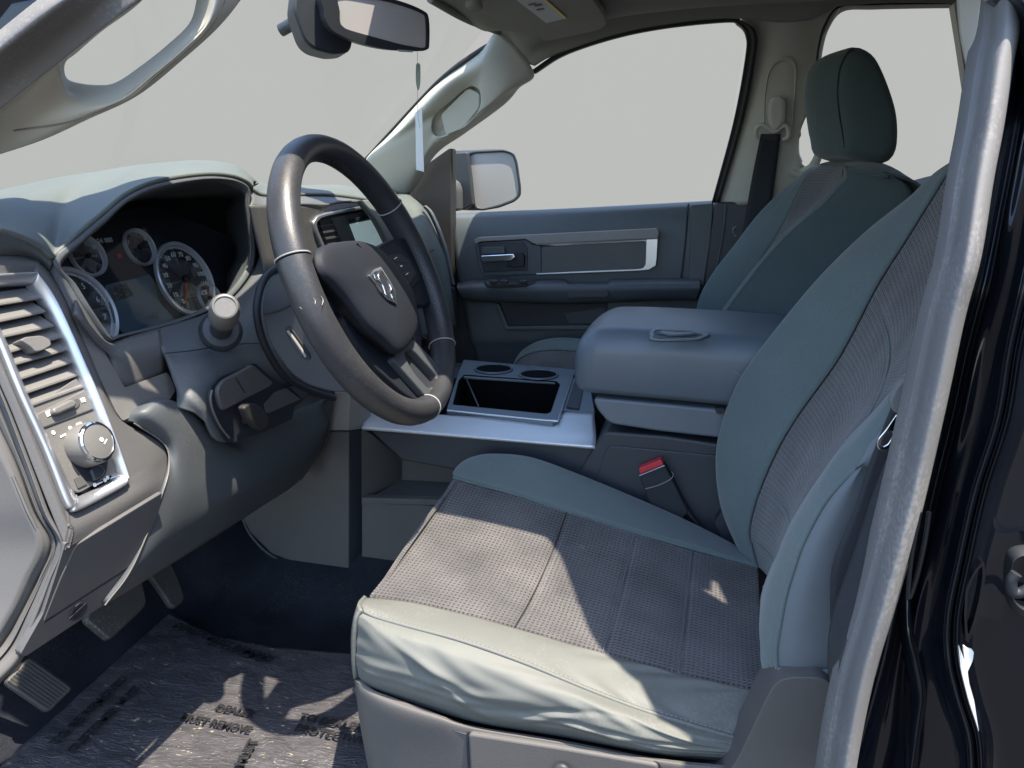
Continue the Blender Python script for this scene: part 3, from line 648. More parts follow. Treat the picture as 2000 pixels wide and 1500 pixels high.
# rear corner of the side cover and flat closing behind
cor = [yv((1432, 1440, .196), (1470, 1385, .232), (1500, 1352, .25)), yv((1440, 1450, .2), (1475, 1400, .235), (1506, 1362, .255)), yv((1434, 1470, .2), (1470, 1430, .23), (1500, 1400, .25)), yv((1422, 1488, .2), (1460, 1460, .23), (1490, 1440, .25))]
sheet('corner_cover', cor, M['seats'], ds, nu=16, nv=14, th=.005)
# front near corner cap
cap = [[p for p in nose_r] for nose_r in ([yv((717, 1166, .262), (706, 1180, .212), (712, 1194, .2))[i] for i in range(3)], yv((708, 1185, .30), (698, 1205, .22), (700, 1208, .194)), yv((702, 1215, .31), (693, 1240, .22), (696, 1245, .193)), yv((702, 1262, .31), (694, 1290, .22), (695, 1290, .195)), yv((706, 1305, .31), (698, 1324, .22), (700, 1322, .2)))]
sheet('corner_cover', cap, M['seats'], ds, nu=16, nv=18, th=.005)
# far bolster
fe = yv((893, 926, .64), (903, 910, .68), (925, 898, .70), (962, 892, .705), (1035, 899, .705), (1120, 929, .705), (1230, 974, .705), (1330, 1018, .705), (1420, 1064, .705), (1485, 1104, .7))
fm = yv((887, 930, .625), (900, 918, .645), (930, 910, .66), (985, 915, .665), (1060, 935, .662), (1150, 968, .66), (1250, 1003, .658), (1350, 1042, .655), (1430, 1075, .65), (1486, 1106, .64))
sheet('far_bolster', [[p+V(0, 0, .001) for p in CF], fm, fe, [p+V(0, .02, -.03) for p in fe], [p+V(.0, .015, -.12) for p in fe]], M['seat'], ds, nu=80, nv=34, th=.006)
tube('seam', [p+V(0, 0, .001) for p in CF], .0024, M['seat'], ds, n=60, seg=6)
# ---- backrest
bo = [(1478, 1106, .69), (1440, 1040, .69), (1415, 980, .69), (1405, 910, .69), (1413, 840, .69), (1450, 745, .69), (1515, 655, .685), (1600, 552, .68), (1700, 455, .67), (1790, 389, .66), (1850, 345, .64), (1935, 300, .62)]
bi = [(1482, 1108, .60), (1472, 1070, .60), (1466, 1035, .6), (1480, 975, .6), (1515, 890, .6), (1560, 812, .6), (1640, 700, .59), (1715, 560, .58), (1775, 465, .57), (1825, 385, .56), (1860, 335, .55), (1945, 280, .54)]
bn = [(1486, 1200, .25), (1486, 1165, .25), (1500, 1120, .25), (1520, 1078, .25), (1545, 1020, .25), (1575, 968, .25), (1648, 864, .25), (1706, 802, .25), (1760, 738, .25), (1830, 640, .25), (1900, 540, .25), (1985, 420, .26)]
bp_ = [(1519, 1316, .176), (1516, 1270, .175), (1524, 1216, .174), (1535, 1160, .174), (1549, 1114, .174), (1567, 1062, .174), (1608, 985, .174), (1648, 938, .174), (1694, 892, .175), (1752, 812, .18), (1830, 715, .19), (1925, 590, .21)]
BO, BI, BN, BP = (yv(*q) for q in (bo, bi, bn, bp_))
bmid = [[a.lerp(b, t)+V(.020*math.sin(math.pi*t), 0, 0) for a, b in zip(BI, BN)] for t in (.15, .35, .5, .65, .85)]
def backd(v, u, p):
    q = 0
    for s in (.135, .30, .62): q += .004*math.sin(math.pi*v)**.5*math.exp(-((u-s)/.008)**2) if 0 < v < 1 else 0
    return V(q, 0, 0)
sheet('backrest_insert', [BI]+bmid+[BN], M['weave'], ds, nu=140, nv=50, th=.008, keep=True, disp=backd)
for s in (.135, .30, .62):
    cols_ = [even(r_, 140)[int(s*139)] for r_ in [BI]+bmid+[BN]]
    tube('cross_seam', [p+V(.0022 if 0 < i < len(cols_)-1 else 0, 0, 0) for i, p in enumerate(cols_)], .0012, M['seat'], ds, n=40, seg=6)
bb = [a.lerp(b, .5)+V(-.012, 0, 0) for a, b in zip(BO, BI)]
sheet('inner_bolster', [[p+V(.08, .01, -.02) for p in BO], [p+V(.03, .012, -.008) for p in BO], BO, bb, BI], M['seat'], ds, nu=90, nv=34, keep=True, th=.006)
nb = yv((1487, 1275, .205), (1485, 1235, .205), (1494, 1175, .205), (1508, 1125, .205), (1528, 1065, .205), (1554, 1015, .205), (1615, 918, .205), (1662, 868, .205), (1712, 812, .205), (1775, 735, .21), (1850, 640, .22), (1945, 500, .23))
nb0 = yv((1494, 1334, .2), (1486, 1275, .2), (1487, 1232, .2), (1500, 1180, .2))
lowr = [V(*p) for p in nb]
sheet('outer_bolster', [BN, nb, BP], M['seat'], ds, nu=90, nv=18, keep=True, th=.006)
sheet('bolster_foot', [yv((1486, 1200, .25), (1487, 1275, .205), (1519, 1316, .176)), yv((1488, 1270, .25), (1488, 1300, .21), (1519, 1320, .18)), yv((1494, 1330, .25), (1496, 1337, .215), (1519, 1322, .185))], M['seat'], ds, nu=16, nv=10, th=.005)
tube('backrest_piping', BP, .0026, M['seat'], ds, n=80, seg=8)
sd_ = yv((1622, 1325, .176), (1618, 1280, .172), (1616, 1218, .172), (1622, 1160, .172), (1638, 1102, .172), (1652, 1050, .172), (1680, 985, .172), (1706, 900, .172), (1745, 830, .175), (1800, 760, .18), (1860, 680, .19), (1950, 560, .21))
sheet('side_panel', [BP, [a.lerp(b, .4)+V(0, -.006, 0) for a, b in zip(BP, sd_)], sd_, [p+V(.06, .02, 0) for p in sd_]], M['seatside'], ds, nu=70, nv=20, keep=True, th=.005)
tube('lower_piping', yv((1519, 1308, .172), (1560, 1311, .169), (1622, 1312, .168)), .003, M['seat'], ds, n=20, seg=8)
sheet('side_skirt', [yv((1518, 1310, .173), (1570, 1313, .17), (1622, 1315, .168)), yv((1497, 1340, .176), (1560, 1326, .176), (1622, 1328, .174))], M['seat'], ds, nu=12, nv=6, th=.004)
# back shell
rr = [BO[i] for i in (2, 5, 7, 9, 11)]
sheet('backrest_shell', [[p+V(.085, .0, -.02) for p in rr], [p+V(.16, -.08, -.02) for p in rr], [V(p.x+.17, .3, p.z-.02) for p in rr], [V(p.x+.11, .2, p.z-.02) for p in rr]], M['dark'], ds, nu=30, nv=16, th=.01)
# ---- base and recliner shield
b0 = yv((692, 1328, .2), (700, 1332, .187), (730, 1348, .178), (790, 1370, .172), (850, 1392, .168), (930, 1420, .168), (1100, 1448, .168), (1280, 1480, .168), (1430, 1496, .17))
b1 = yv((695, 1350, .2), (704, 1360, .182), (740, 1376, .168), (800, 1396, .161), (860, 1412, .160), (930, 1430, .163), (1100, 1456, .163), (1280, 1490, .162), (1440, 1512, .165))
b2 = yv((704, 1420, .215), (716, 1430, .185), (745, 1450, .175), (800, 1470, .168), (870, 1480, .166), (930, 1486, .165), (1100, 1500, .164), (1280, 1530, .164), (1440, 1560, .165))
b3 = yv((730, 1560, .23), (742, 1570, .2), (765, 1580, .185), (810, 1600, .178), (880, 1610, .175), (940, 1620, .172), (1100, 1640, .17), (1280, 1660, .17), (1440, 1680, .17))
sheet('seat_base', [b0, b1, b2, b3], M['base'], ds, nu=70, nv=26, th=.01, keep=True)
sheet('base_front', [[V(-.43, .205, .99), V(-.43, .4, .99), V(-.43, .62, .99)], [V(-.40, .215, .93), V(-.40, .4, .93), V(-.40, .62, .93)], [V(-.35, .23, .8), V(-.35, .4, .8), V(-.35, .62, .8)]], M['dark'], ds, nu=14, nv=10, th=.01)
slab('storage_flap', roundp(ys(.157, (914, 1433), (1100, 1462), (1285, 1494), (1290, 1640), (925, 1620)), .006), (0, .01, 0), M['base'], ds, bevel=.003)
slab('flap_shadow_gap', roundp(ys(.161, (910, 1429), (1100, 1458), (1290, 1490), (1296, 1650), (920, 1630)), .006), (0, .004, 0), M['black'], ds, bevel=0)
tube('adjust_lever', ys(.15, (1080, 1510), (1090, 1499), (1102, 1499), (1112, 1512)), .004, M['dark'], ds, n=16, seg=10)
shp = roundp(ys(.15, (1512, 1333), (1545, 1322), (1625, 1324), (1640, 1400), (1640, 1700), (1250, 1700), (1400, 1540), (1440, 1485), (1480, 1400)), .02)
slab('recliner_shield', shp, (0, .07, 0), M['base'], ds, bevel=.018, seg=6)
slab('inner_bracket', roundp(yv((1395, 1020, .71), (1420, 985, .71), (1450, 1040, .71), (1490, 1120, .71), (1440, 1110, .71)), .006), (0, .03, 0), M['dark'], ds, bevel=.004)
# ---- latch plate of the driver's belt resting on the seat side
dt = root('belt_latch', 'bright metal belt latch plate against the side of the driver seat', 'seat belt latch', (-.1, .16, 1.3))
lo_ = roundp(ys(.132, (1714, 858), (1730, 840), (1752, 808), (1760, 812), (1748, 858), (1738, 876), (1722, 882), (1713, 874)), .004)
li_ = roundp(ys(.132, (1721, 862), (1728, 850), (1742, 842), (1744, 846), (1740, 858), (1734, 868), (1725, 873), (1720, 869)), .002)
slab('latch_plate', lo_, (0, .002, 0), M['chrome'], dt, bevel=.0006, hole=li_)
slab('latch_cover', roundp(ys(.128, (1737, 785), (1752, 752), (1775, 735), (1790, 780), (1762, 812), (1745, 806)), .005), (0, .012, 0), M['seal'], dt, bevel=.003)
sheet('webbing', [yv((1755, 760, .158), (1700, 900, .15), (1668, 1000, .146), (1625, 1110, .142), (1622, 1250, .142)), yv((1800, 760, .158), (1760, 900, .15), (1725, 1000, .146), (1700, 1110, .142), (1680, 1250, .142))], M['belt'], dt, nu=24, nv=6, th=.0015)

# ================================================================ passenger seat
ps = root('passenger_seat', 'dark teal grey passenger seat with its own tall headrest', 'seat', (0, 1.27, .8))
po = [(1352, 660), (1358, 625), (1367, 580), (1392, 534), (1432, 482), (1480, 420), (1524, 376), (1560, 350), (1588, 330), (1605, 321)]
pi_ = [(1430, 690), (1440, 640), (1455, 590), (1480, 530), (1500, 487), (1520, 455), (1536, 424), (1560, 372), (1580, 338), (1612, 322)]
pp = [(1380, 690), (1397, 640), (1432, 588), (1462, 548), (1500, 500), (1548, 450), (1604, 402), (1640, 364), (1655, 345), (1652, 330)]
pr_ = [(1500, 720), (1545, 645), (1590, 590), (1650, 530), (1700, 480), (1740, 440), (1775, 400), (1778, 382), (1768, 360), (1735, 340)]
PO = [y(a, b, 1.5) for a, b in po]; PI = [y(a, b, 1.41) for a, b in pi_]; PP_ = [y(a, b, 1.13) for a, b in pp]; PR = [y(a, b, 1.04) for a, b in pr_]
# rebuild the insert so its near edge tucks behind the roll
PN = [y(a, b, 1.17) for a, b in ((1376, 700), (1388, 640), (1425, 588), (1455, 548), (1495, 500), (1540, 450), (1596, 402), (1630, 364), (1645, 345), (1645, 325))]
sheet('far_bolster', [[p+V(.08, .02, 0) for p in PO], PO, [a.lerp(b, .5)+V(-.012, 0, 0) for a, b in zip(PO, PI)], PI], M['seat'], ps, nu=50, nv=18, keep=True, th=.005)
sheet('backrest_insert', [PI, [a.lerp(b, .5)+V(.012, 0, 0) for a, b in zip(PI, PN)], PN], M['weave'], ps, nu=60, nv=18, keep=True, th=.005)
sheet('near_roll', [[p+V(.004, 0, 0) for p in PN], [a.lerp(b, .6)+V(-.004, 0, .004) for a, b in zip(PN, PP_)], PP_], M['seat'], ps, nu=60, nv=12, keep=True, th=.004)
tube('piping', PP_, .0025, M['seat'], ps, n=60, seg=8)
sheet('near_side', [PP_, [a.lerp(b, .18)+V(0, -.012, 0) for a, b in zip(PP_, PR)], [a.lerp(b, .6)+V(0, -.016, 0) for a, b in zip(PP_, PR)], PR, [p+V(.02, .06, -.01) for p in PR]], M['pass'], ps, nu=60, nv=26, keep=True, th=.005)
top = [y(1598, 325, 1.49), y(1612, 320, 1.40), y(1655, 316, 1.28), y(1700, 318, 1.18), y(1722, 330, 1.10), y(1745, 345, 1.04)]
top2 = [y(1605, 332, 1.47), y(1625, 328, 1.40), y(1648, 329, 1.18), y(1660, 332, 1.13), y(1690, 340, 1.08), y(1735, 350, 1.04)]
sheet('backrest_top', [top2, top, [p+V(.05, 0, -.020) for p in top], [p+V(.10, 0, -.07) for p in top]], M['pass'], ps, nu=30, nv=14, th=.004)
sheet('backrest_shell', [[V(.42, 1.5, 1.64), V(.34, 1.5, 1.3), V(.26, 1.5, .95)], [V(.45, 1.27, 1.66), V(.38, 1.27, 1.3), V(.3, 1.27, .95)], [V(.42, 1.04, 1.64), V(.34, 1.04, 1.3), V(.26, 1.04, .95)]], M['dark'], ps, nu=14, nv=12, th=.02)
pc = [[(1000, 722), (1018, 690), (1045, 672), (1080, 663), (1130, 664), (1200, 680)], [(1000, 735), (1012, 706), (1040, 690), (1085, 685), (1150, 690), (1200, 700)], [(1002, 760), (1008, 735), (1050, 720), (1090, 718), (1150, 720), (1230, 730)], [(1010, 800), (1015, 780), (1060, 770), (1100, 765), (1160, 770), (1230, 780)]]
sheet('cushion_bolster', [[y(a, b-2, 1.56)+V(0, 0, -.05) for a, b in pc[0]], [y(a, b, 1.51) for a, b in pc[0]], [y(a, b, 1.46) for a, b in pc[1]]], M['seat'], ps, nu=40, nv=14, th=.004)
sheet('cushion', [[y(a, b, 1.46) for a, b in pc[1]], [y(a, b, 1.38) for a, b in pc[2]], [y(a, b, 1.31) for a, b in pc[3]]], M['weave'], ps, nu=40, nv=20, th=.01)
sheet('cushion_skirt', [[V(-.40, 1.5, 1.10), V(-.42, 1.4, 1.10), V(-.40, 1.31, 1.10)], [V(-.40, 1.5, .85), V(-.42, 1.4, .85), V(-.40, 1.31, .85)]], M['dark'], ps, nu=12, nv=6, th=.01)
# headrest: near side profile lofted towards the door
hp = [(1660, 101), (1671, 92), (1692, 98), (1713, 119), (1737, 175), (1751, 227), (1752, 280), (1742, 307), (1722, 318), (1690, 314), (1652, 300), (1646, 262), (1640, 220), (1636, 180), (1640, 140), (1648, 115)]
HP = spline([y(a, b, 1.15) for a, b in hp], 48, True); hc = sum(HP, V(0, 0, 0))/48
def hr(t, s, dx=0, dz=0):
    bl = .042*math.sin(math.pi*min(1, max(0, (t-1.15)/.27)))**.8
    return [V(hc.x+(p.x-hc.x)*s+dx-bl*max(0, min(1, (hc.x+.03-p.x)/.07)), t, hc.z+(p.z-hc.z)*s+dz) for p in HP]
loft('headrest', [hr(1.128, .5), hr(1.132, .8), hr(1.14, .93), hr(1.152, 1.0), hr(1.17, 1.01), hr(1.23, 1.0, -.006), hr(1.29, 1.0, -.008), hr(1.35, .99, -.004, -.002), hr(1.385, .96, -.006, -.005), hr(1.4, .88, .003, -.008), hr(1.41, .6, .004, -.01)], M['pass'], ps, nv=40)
sm = spline([y(a, b, 1.148) for a, b in ((1668, 97), (1656, 104), (1642, 130), (1637, 160), (1636, 190), (1640, 226), (1646, 262), (1650, 290))], 40)
tube('headrest_seam', [p+V(-.001, -.002, 0) for p in sm], .0016, M['rubber'], ps, n=50, seg=6)
for Yp in (1.2, 1.33):
    tube('headrest_post', [y(1690, 300, Yp), y(1686, 345, Yp)], .0065, M['chrome'], ps, n=6)
    lathe('post_collar', y(1687, 325, Yp), (0, 0, 1), [(0, .014), (.008, .014), (.01, .009)], M['rubber'], ps, seg=16)
slab('headrest_skirt', roundp(ys(1.24, (1632, 302), (1700, 318), (1700, 322), (1640, 312)), .003), (0, .06, 0), M['rubber'], ps, bevel=.002)

# ================================================================ centre console
cc_ = root('centre_console', 'dark centre console with a blue grey armrest lid, silver side trim and open bin', 'console', (-.3, .88, .8))
# armrest lid: sections along X
def lidring(X, y0, y1, zt, zb, r=.035, crown=.006):
    pts = []
    n = 8
    def arc(cy, cz, a0, a1):
        for k in range(n+1):
            a = a0+(a1-a0)*k/n; pts.append(V(X, cy+r*math.cos(a), cz+r*math.sin(a)))
    arc(y0+r, zt-r, math.pi, math.pi/2)
    for k in range(1, 6): pts.append(V(X, y0+r+(y1-y0-2*r)*k/6, zt+crown*math.sin(math.pi*k/6)))
    arc(y1-r, zt-r, math.pi/2, 0)
    pts.append(V(X, y1, zb+.02)); pts.append(V(X, y1-.008, zb)); pts.append(V(X, (y0+y1)/2, zb)); pts.append(V(X, y0+.008, zb)); pts.append(V(X, y0, zb+.012))
    return pts
lr = [lidring(-.246, .775, 1.01, 1.338, 1.290, .012), lidring(-.243, .755, 1.024, 1.352, 1.281, .022), lidring(-.234, .742, 1.036, 1.368, 1.276, .034), lidring(-.215, .734, 1.044, 1.382, 1.273, .042),
      lidring(-.18, .731, 1.047, 1.390, 1.272, .044), lidring(-.05, .73, 1.048, 1.391, 1.270, .044), lidring(.08, .73, 1.048, 1.388, 1.266, .044), lidring(.2, .73, 1.048, 1.380, 1.264, .044), lidring(.28, .74, 1.04, 1.36, 1.264, .05)]
loft('armrest_lid', lr, M['lid'], cc_, nv=60, sharp=60)
# box under the lid
bx = roundp(ys(.736, (1157, 777), (1300, 790), (1434, 803), (1560, 815), (1560, 880), (1408, 856), (1290, 843), (1190, 828), (1166, 800)), .012)
slab('console_box', bx, (0, .30, 0), M['lid'], cc_, bevel=.006)
slab('latch_notch', roundp(ys(.729, (1395, 797), (1416, 798), (1414, 806), (1409, 809), (1400, 808)), .003), (0, .01, 0), M['black'], cc_, bevel=0)
slab('front_latch', roundp([x(1147, 700, -.236), x(1152, 680, -.236), x(1167, 664, -.236), x(1168, 672, -.236), x(1158, 690, -.236), x(1150, 706, -.236)], .002), (-.012, 0, 0), M['black'], cc_, bevel=.001)
tube('lid_hinge_scuff', yv((1433, 724, .729), (1440, 729, .727), (1446, 734, .726)), .0006, M['stitch'], cc_, n=8, seg=5)
# pedestal
ped = roundp(ys(.742, (1180, 843), (1300, 852), (1420, 870), (1560, 885), (1560, 1300), (1000, 1300), (1090, 1010), (1140, 905)), .012)
slab('pedestal', ped, (0, .28, 0), M['dark'], cc_, bevel=.006)
pan = roundp(ys(.738, (1192, 870), (1300, 880), (1420, 892), (1560, 905), (1560, 1260), (1080, 1260), (1165, 935), (1182, 880)), .008)
slab('pedestal_panel', pan, (0, .01, 0), M['dark'], cc_, bevel=.002)
# emblem pressed in the lid
emo = [(1270, 657), (1269, 652), (1276, 646), (1300, 645.5), (1350, 647), (1368, 651), (1385, 655), (1376, 661), (1355, 665.5), (1276, 666)]
ez = 1.3965
EM = spline([z(a, b, ez) for a, b in emo], 48, True); ec = sum(EM, V(0, 0, 0))/48
slab('pressed_badge', EM, (0, 0, .003), M['lid'], cc_, bevel=.001, hole=[ec+(p-ec)*.84 for p in EM])
slab('badge_groove', [ec+(p-ec)*1.05-V(0, 0, .0005) for p in EM], (0, 0, .0006), M['dark'], cc_, bevel=0, hole=[ec+(p-ec)*1.0 for p in EM])
for q in (((1282, 651.5), (1300, 655)), ((1302, 658), (1320, 657), (1345, 656), (1366, 653.5)), ((1316, 648), (1348, 649.5)), ((1278, 661), (1302, 662))):
    tube('badge_line', [z(a, b, ez+.001) for a, b in q], [.0016, .0036, .0016], M['dark'], cc_, n=16, seg=8, flat=(1, .5))
slab('badge_horn', spline([z(a, b, ez) for a, b in ((1290, 649), (1312, 650.5), (1350, 651.5), (1362, 652), (1340, 655), (1312, 655.5), (1296, 653))], 30, True), (0, 0, .0025), M['lid'], cc_, bevel=.001)
# silver side trim: top surface rolling into near face
ZT = 1.172
t0 = [z(724, 800, ZT), z(880, 811, ZT), z(990, 817, ZT), z(1086, 823, ZT), z(1100, 806, ZT), z(1160, 808, ZT)]
t1 = [z(716, 808, ZT), z(880, 824, ZT), z(990, 832, ZT), z(1086, 840, ZT), z(1125, 842, ZT), z(1164, 842, ZT)]
t2 = [z(710, 820, ZT-.002), z(880, 838, ZT-.002), z(990, 848, ZT-.002), z(1086, 857, ZT-.002), z(1125, 859, ZT-.002), z(1164, 860, ZT-.002)]
t3 = [y(706, 834, .742), y(880, 848, .742), y(990, 857, .742), y(1086, 865, .742), y(1125, 868, .742), y(1162, 871, .742)]
sheet('silver_trim', [t0, t1, t2, t3], M['satin2'], cc_, nu=60, nv=22, th=.006)
# bin frame and walls
fo = roundp([z(a, b, ZT+.006) for a, b in ((872, 800), (900, 714), (915, 710), (1108, 730), (1116, 735), (1090, 822), (1080, 828))], .006, 6)
fi = roundp([z(a, b, ZT+.006) for a, b in ((884, 790), (896, 742), (906, 731), (1088, 744), (1094, 750), (1076, 804), (1068, 808))], .006, 6)
slab('bin_frame', fo, (0, 0, -.014), M['satin'] if False else M['lid'], cc_, bevel=.002, hole=fi)
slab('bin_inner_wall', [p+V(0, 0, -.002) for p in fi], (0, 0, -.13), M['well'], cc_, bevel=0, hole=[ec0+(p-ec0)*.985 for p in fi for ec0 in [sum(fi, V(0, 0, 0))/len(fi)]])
slab('bin_floor', [p+V(0, 0, -.13) for p in fi], (0, 0, -.005), M['black'], cc_, bevel=0)
tube('bin_divider', [z(908, 733, ZT), z(935, 795, ZT)], .002, M['door'], cc_, n=6, seg=6)
tube('silver_line', [z(874, 802, ZT+.007), z(980, 813, ZT+.007), z(1084, 822, ZT+.007), z(1092, 815, ZT+.007), z(1118, 736, ZT+.007)], .0022, M['satin'], cc_, n=50, seg=8)
for a, b in ((964, 721), (1052, 732)):
    c = z(a, b, ZT+.008)
    ch_ = lathe('cup_holder', c, (0, 0, 1), [(0, .0495), (.0035, .048), (.0035, .0455), (0, .044)], M['lid'], cc_, seg=40)
    lathe('cup_shade_disc', c+V(0, 0, .0005), (0, 0, 1), [(0, .0445), (.0006, .0440)], M['well'], ch_, seg=40)  # flat disc, its black painted in for the shade inside the well
slab('cup_plate', roundp([z(a, b, ZT+.003) for a, b in ((893, 735), (905, 702), (1130, 722), (1108, 748))], .012), (0, 0, -.006), M['lid'], cc_, bevel=.002)
# side strip and small tray behind the bin
slab('tray_strip', roundp([z(a, b, ZT+.004) for a, b in ((1098, 800), (1118, 738), (1150, 738), (1162, 804))], .004), (0, 0, -.01), M['lid'], cc_, bevel=.002)
slab('tray_well', roundp([z(a, b, ZT+.0085) for a, b in ((1106, 794), (1122, 745), (1142, 745), (1130, 798))], .004), (0, 0, -.004), M['black'], cc_, bevel=0)
slab('console_core', [V(-.76, .80, 1.165), V(-.62, .80, 1.165), V(-.62, 1.28, 1.165), V(-.76, 1.28, 1.165)], (0, 0, -.01), M['dark'], cc_, bevel=0)
sheet('console_far_side', [[V(-.75, 1.3, 1.17), V(-.2, 1.29, 1.17)], [V(-.75, 1.28, .8), V(-.2, 1.26, .8)]], M['dark'], cc_, nu=6, nv=4)
# near side of the console, with its open storage shelf
slab('upper_side', ys(.756, (724, 842), (880, 852), (1000, 860), (1165, 872), (1145, 925), (1100, 960), (960, 930), (785, 899)), (0, .02, 0), M['dark'], cc_, bevel=.003)
slab('shelf_end', [y(706, 838, .755), y(722, 846, .755), y(785, 899, .84), y(785, 936, .85), y(741, 960, .80), y(706, 976, .755)], (0, .006, 0), M['base'], cc_, bevel=0)
slab('shelf_back', [y(785, 897, .842), y(1100, 925, .842), y(1100, 980, .85), y(785, 937, .85)], (0, .006, 0), M['dash2'], cc_, bevel=0)
slab('shelf_floor', [y(706, 978, .752), y(741, 962, .79), y(785, 936, .852), y(1000, 945, .852), y(1000, 1000, .752)], (0, 0, -.008), M['dash2'], cc_, bevel=0)
slab('shelf_lip', roundp(ys(.748, (706, 972), (870, 977), (1000, 985), (1000, 1010), (870, 988), (706, 984)), .003), (0, .02, 0), M['base'], cc_, bevel=.003)
slab('lower_side', ys(.753, (706, 982), (1000, 1006), (1000, 1130), (706, 1130)), (0, .02, 0), M['base'], cc_, bevel=.003)

# seat belt buckle
bk = root('belt_buckle', 'black seat belt buckle with a red release button standing between driver seat and console', 'seat belt buckle', (-.15, .715, 1.0))
def Bp(a, b, d=0): return y(a, b, .712+d)
slab('buckle_body', roundp([Bp(*q) for q in ((1249, 930), (1298, 909), (1312, 935), (1325, 962), (1345, 1000), (1332, 1015), (1285, 1012), (1264, 975))], .004), (0, .022, 0), M['belt'], bk, bevel=.004)
slab('release_button', roundp([Bp(*q, -.003) for q in ((1248, 915), (1291, 898), (1296, 907), (1250, 926))], .002), (0, .02, 0), M['red'], bk, bevel=.002)
tube('button_rim', [Bp(1249, 929, -.003), Bp(1298, 909, -.003)], .0012, M['satin'], bk, n=5, seg=6)
tube('buckle_seam', [Bp(1260, 955, -.003), Bp(1285, 948, -.003), Bp(1308, 937, -.003), Bp(1315, 928, -.001), Bp(1312, 921, 0)], .0009, M['lite'], bk, n=24, seg=6)
tube('buckle_stalk', [Bp(1320, 960, .012), Bp(1345, 1000, .012), Bp(1372, 1035, .01)], [.008, .008, .006], M['rubber'], bk, n=14, flat=(1, .6))
# ================================================================ steering wheel
sw = root('steering_wheel', 'leather wrapped steering wheel, worn and sunlit on its near side, with a ram head badge', 'steering wheel', (-.48, .42, 1.5))
T = R(22.5); YW_ = R(1.8); Nn = V(math.cos(T)*math.cos(YW_), math.cos(T)*math.sin(YW_), math.sin(T)); Na = V(-math.sin(YW_), math.cos(YW_), 0); Nb = Nn.cross(Na); W0 = V(-.472, .405, 1.509)
def wp(u, v, d=0): return W0+Na*u+Nb*v+Nn*d
def wx(px, py, d=0): return pl(px, py, W0+Nn*d, Nn)
def wring(a0, a1, r0, name, m, rr=.196, n=90, closed=False, bulge=0):
    pts = []
    k = n if closed else n+1
    rings = []
    for i in range(k):
        q = a0+(a1-a0)*i/n
        dd = Na*math.cos(q)+Nb*math.sin(q)
        r = r0*(1+bulge*(math.exp(-((math.degrees(q) % 360-20)/25)**2)+math.exp(-((math.degrees(q) % 360-160)/25)**2)))
        c = W0+dd*rr
        rings.append([c+dd*(math.cos(t)*r*.92)+Nn*(math.sin(t)*r*1.08) for t in [2*math.pi*j/20 for j in range(20)]])
    if closed: rings.append(rings[0])
    return loft(name, rings, m, sw, caps=not closed, sharp=60)
seamA, seamB, seamC = R(164), R(268), R(318)
wring(R(32), seamA, .0195, 'rim_upper', M['rim'])
wring(seamA+R(.8), seamB, .0200, 'rim_lower', M['rim'])
wring(seamB+R(.8), seamC, .0195, 'rim_bottom', M['rim'])
wring(seamC+R(.8), R(391.5), .0200, 'rim_grip', M['rim'])
for q in (seamA, seamB, seamC, R(32)):
    c = W0+(Na*math.cos(q)+Nb*math.sin(q))*.196; dd = Na*math.cos(q)+Nb*math.sin(q)
    tube('rim_stitching', [c+dd*(math.cos(t)*.0188)+Nn*(math.sin(t)*.0220) for t in [2*math.pi*j/20 for j in range(20)]], .0011, M['stitch'], sw, n=40, seg=6, closed=True)
# stitching on the inner side of the rim
for i in range(26):
    q = R(52+i*1.9)
    dd = Na*math.cos(q)+Nb*math.sin(q); c = W0+dd*(.196-.0182)
    t = (Nb*math.cos(q)-Na*math.sin(q))
    if i % 2 == 0: box('stitch', c+Nn*.004, (.0016, .0045, .0012), M['rubber'], sw, rot=Matrix((dd, t, Nn)).transposed(), bevel=0)
# perforated dimples of the right grip
me_v = []; me_f = []
for i in range(26):
    q = R(322+i*2.0)
    for j in range(5):
        al = R(105+j*14+(7 if i % 2 else 0))
        dd = Na*math.cos(q)+Nb*math.sin(q); c = W0+dd*.196+dd*(math.cos(al)*.0186)+Nn*(math.sin(al)*.0218)
        nn = (dd*math.cos(al)+Nn*math.sin(al)).normalized(); t1 = (Nb*math.cos(q)-Na*math.sin(q)); t2 = nn.cross(t1)
        b0 = len(me_v)
        for k in range(6): me_v.append(c+(t1*math.cos(k*math.pi/3)+t2*math.sin(k*math.pi/3))*.0011)
        me_v.append(c+nn*.0007)
        for k in range(6): me_f.append((b0+k, b0+(k+1) % 6, b0+6))
o = mesh('grip_dimples', me_v, me_f, M['rim'], sw, recalc=True, smooth=False); o['kind'] = 'stuff'
for q_ in (((612, 582), (616, 588), (615, 594)), ((627, 578), (631, 586), (629, 596)), ((585, 600), (590, 604))):
    tube('rim_scuff', [wx(a, b, .0216) for a, b in q_], [.0003, .0006, .0003], M['stitch'], sw, n=10, seg=5)
# airbag cover
hub = [(614, 492), (640, 478), (677, 472), (697, 473), (729, 485), (757, 511), (779, 541), (800, 577), (809, 615), (807, 648), (792, 678), (769, 693), (746, 674), (713, 645), (689, 614), (665, 583), (640, 556), (618, 530)]
HB = spline([wx(a, b, .014) for a, b in hub], 64, True); hc = sum(HB, V(0, 0, 0))/64
def hs(s, d): return [hc+(p-hc)*s+Nn*d for p in HB]
loft('airbag_cover', [hs(.8, -.025), hs(.95, -.006), hs(1.0, 0), hs(.985, .005), hs(.94, .010), hs(.80, .0145), hs(.5, .018), hs(.2, .019)], M['hub'], sw, nv=30, sharp=60)
tube('cover_seam', [wx(a, b, .028) for a, b in ((697, 474), (712, 492), (728, 512), (737, 524))], .0012, M['rubber'], sw, n=20, seg=6)
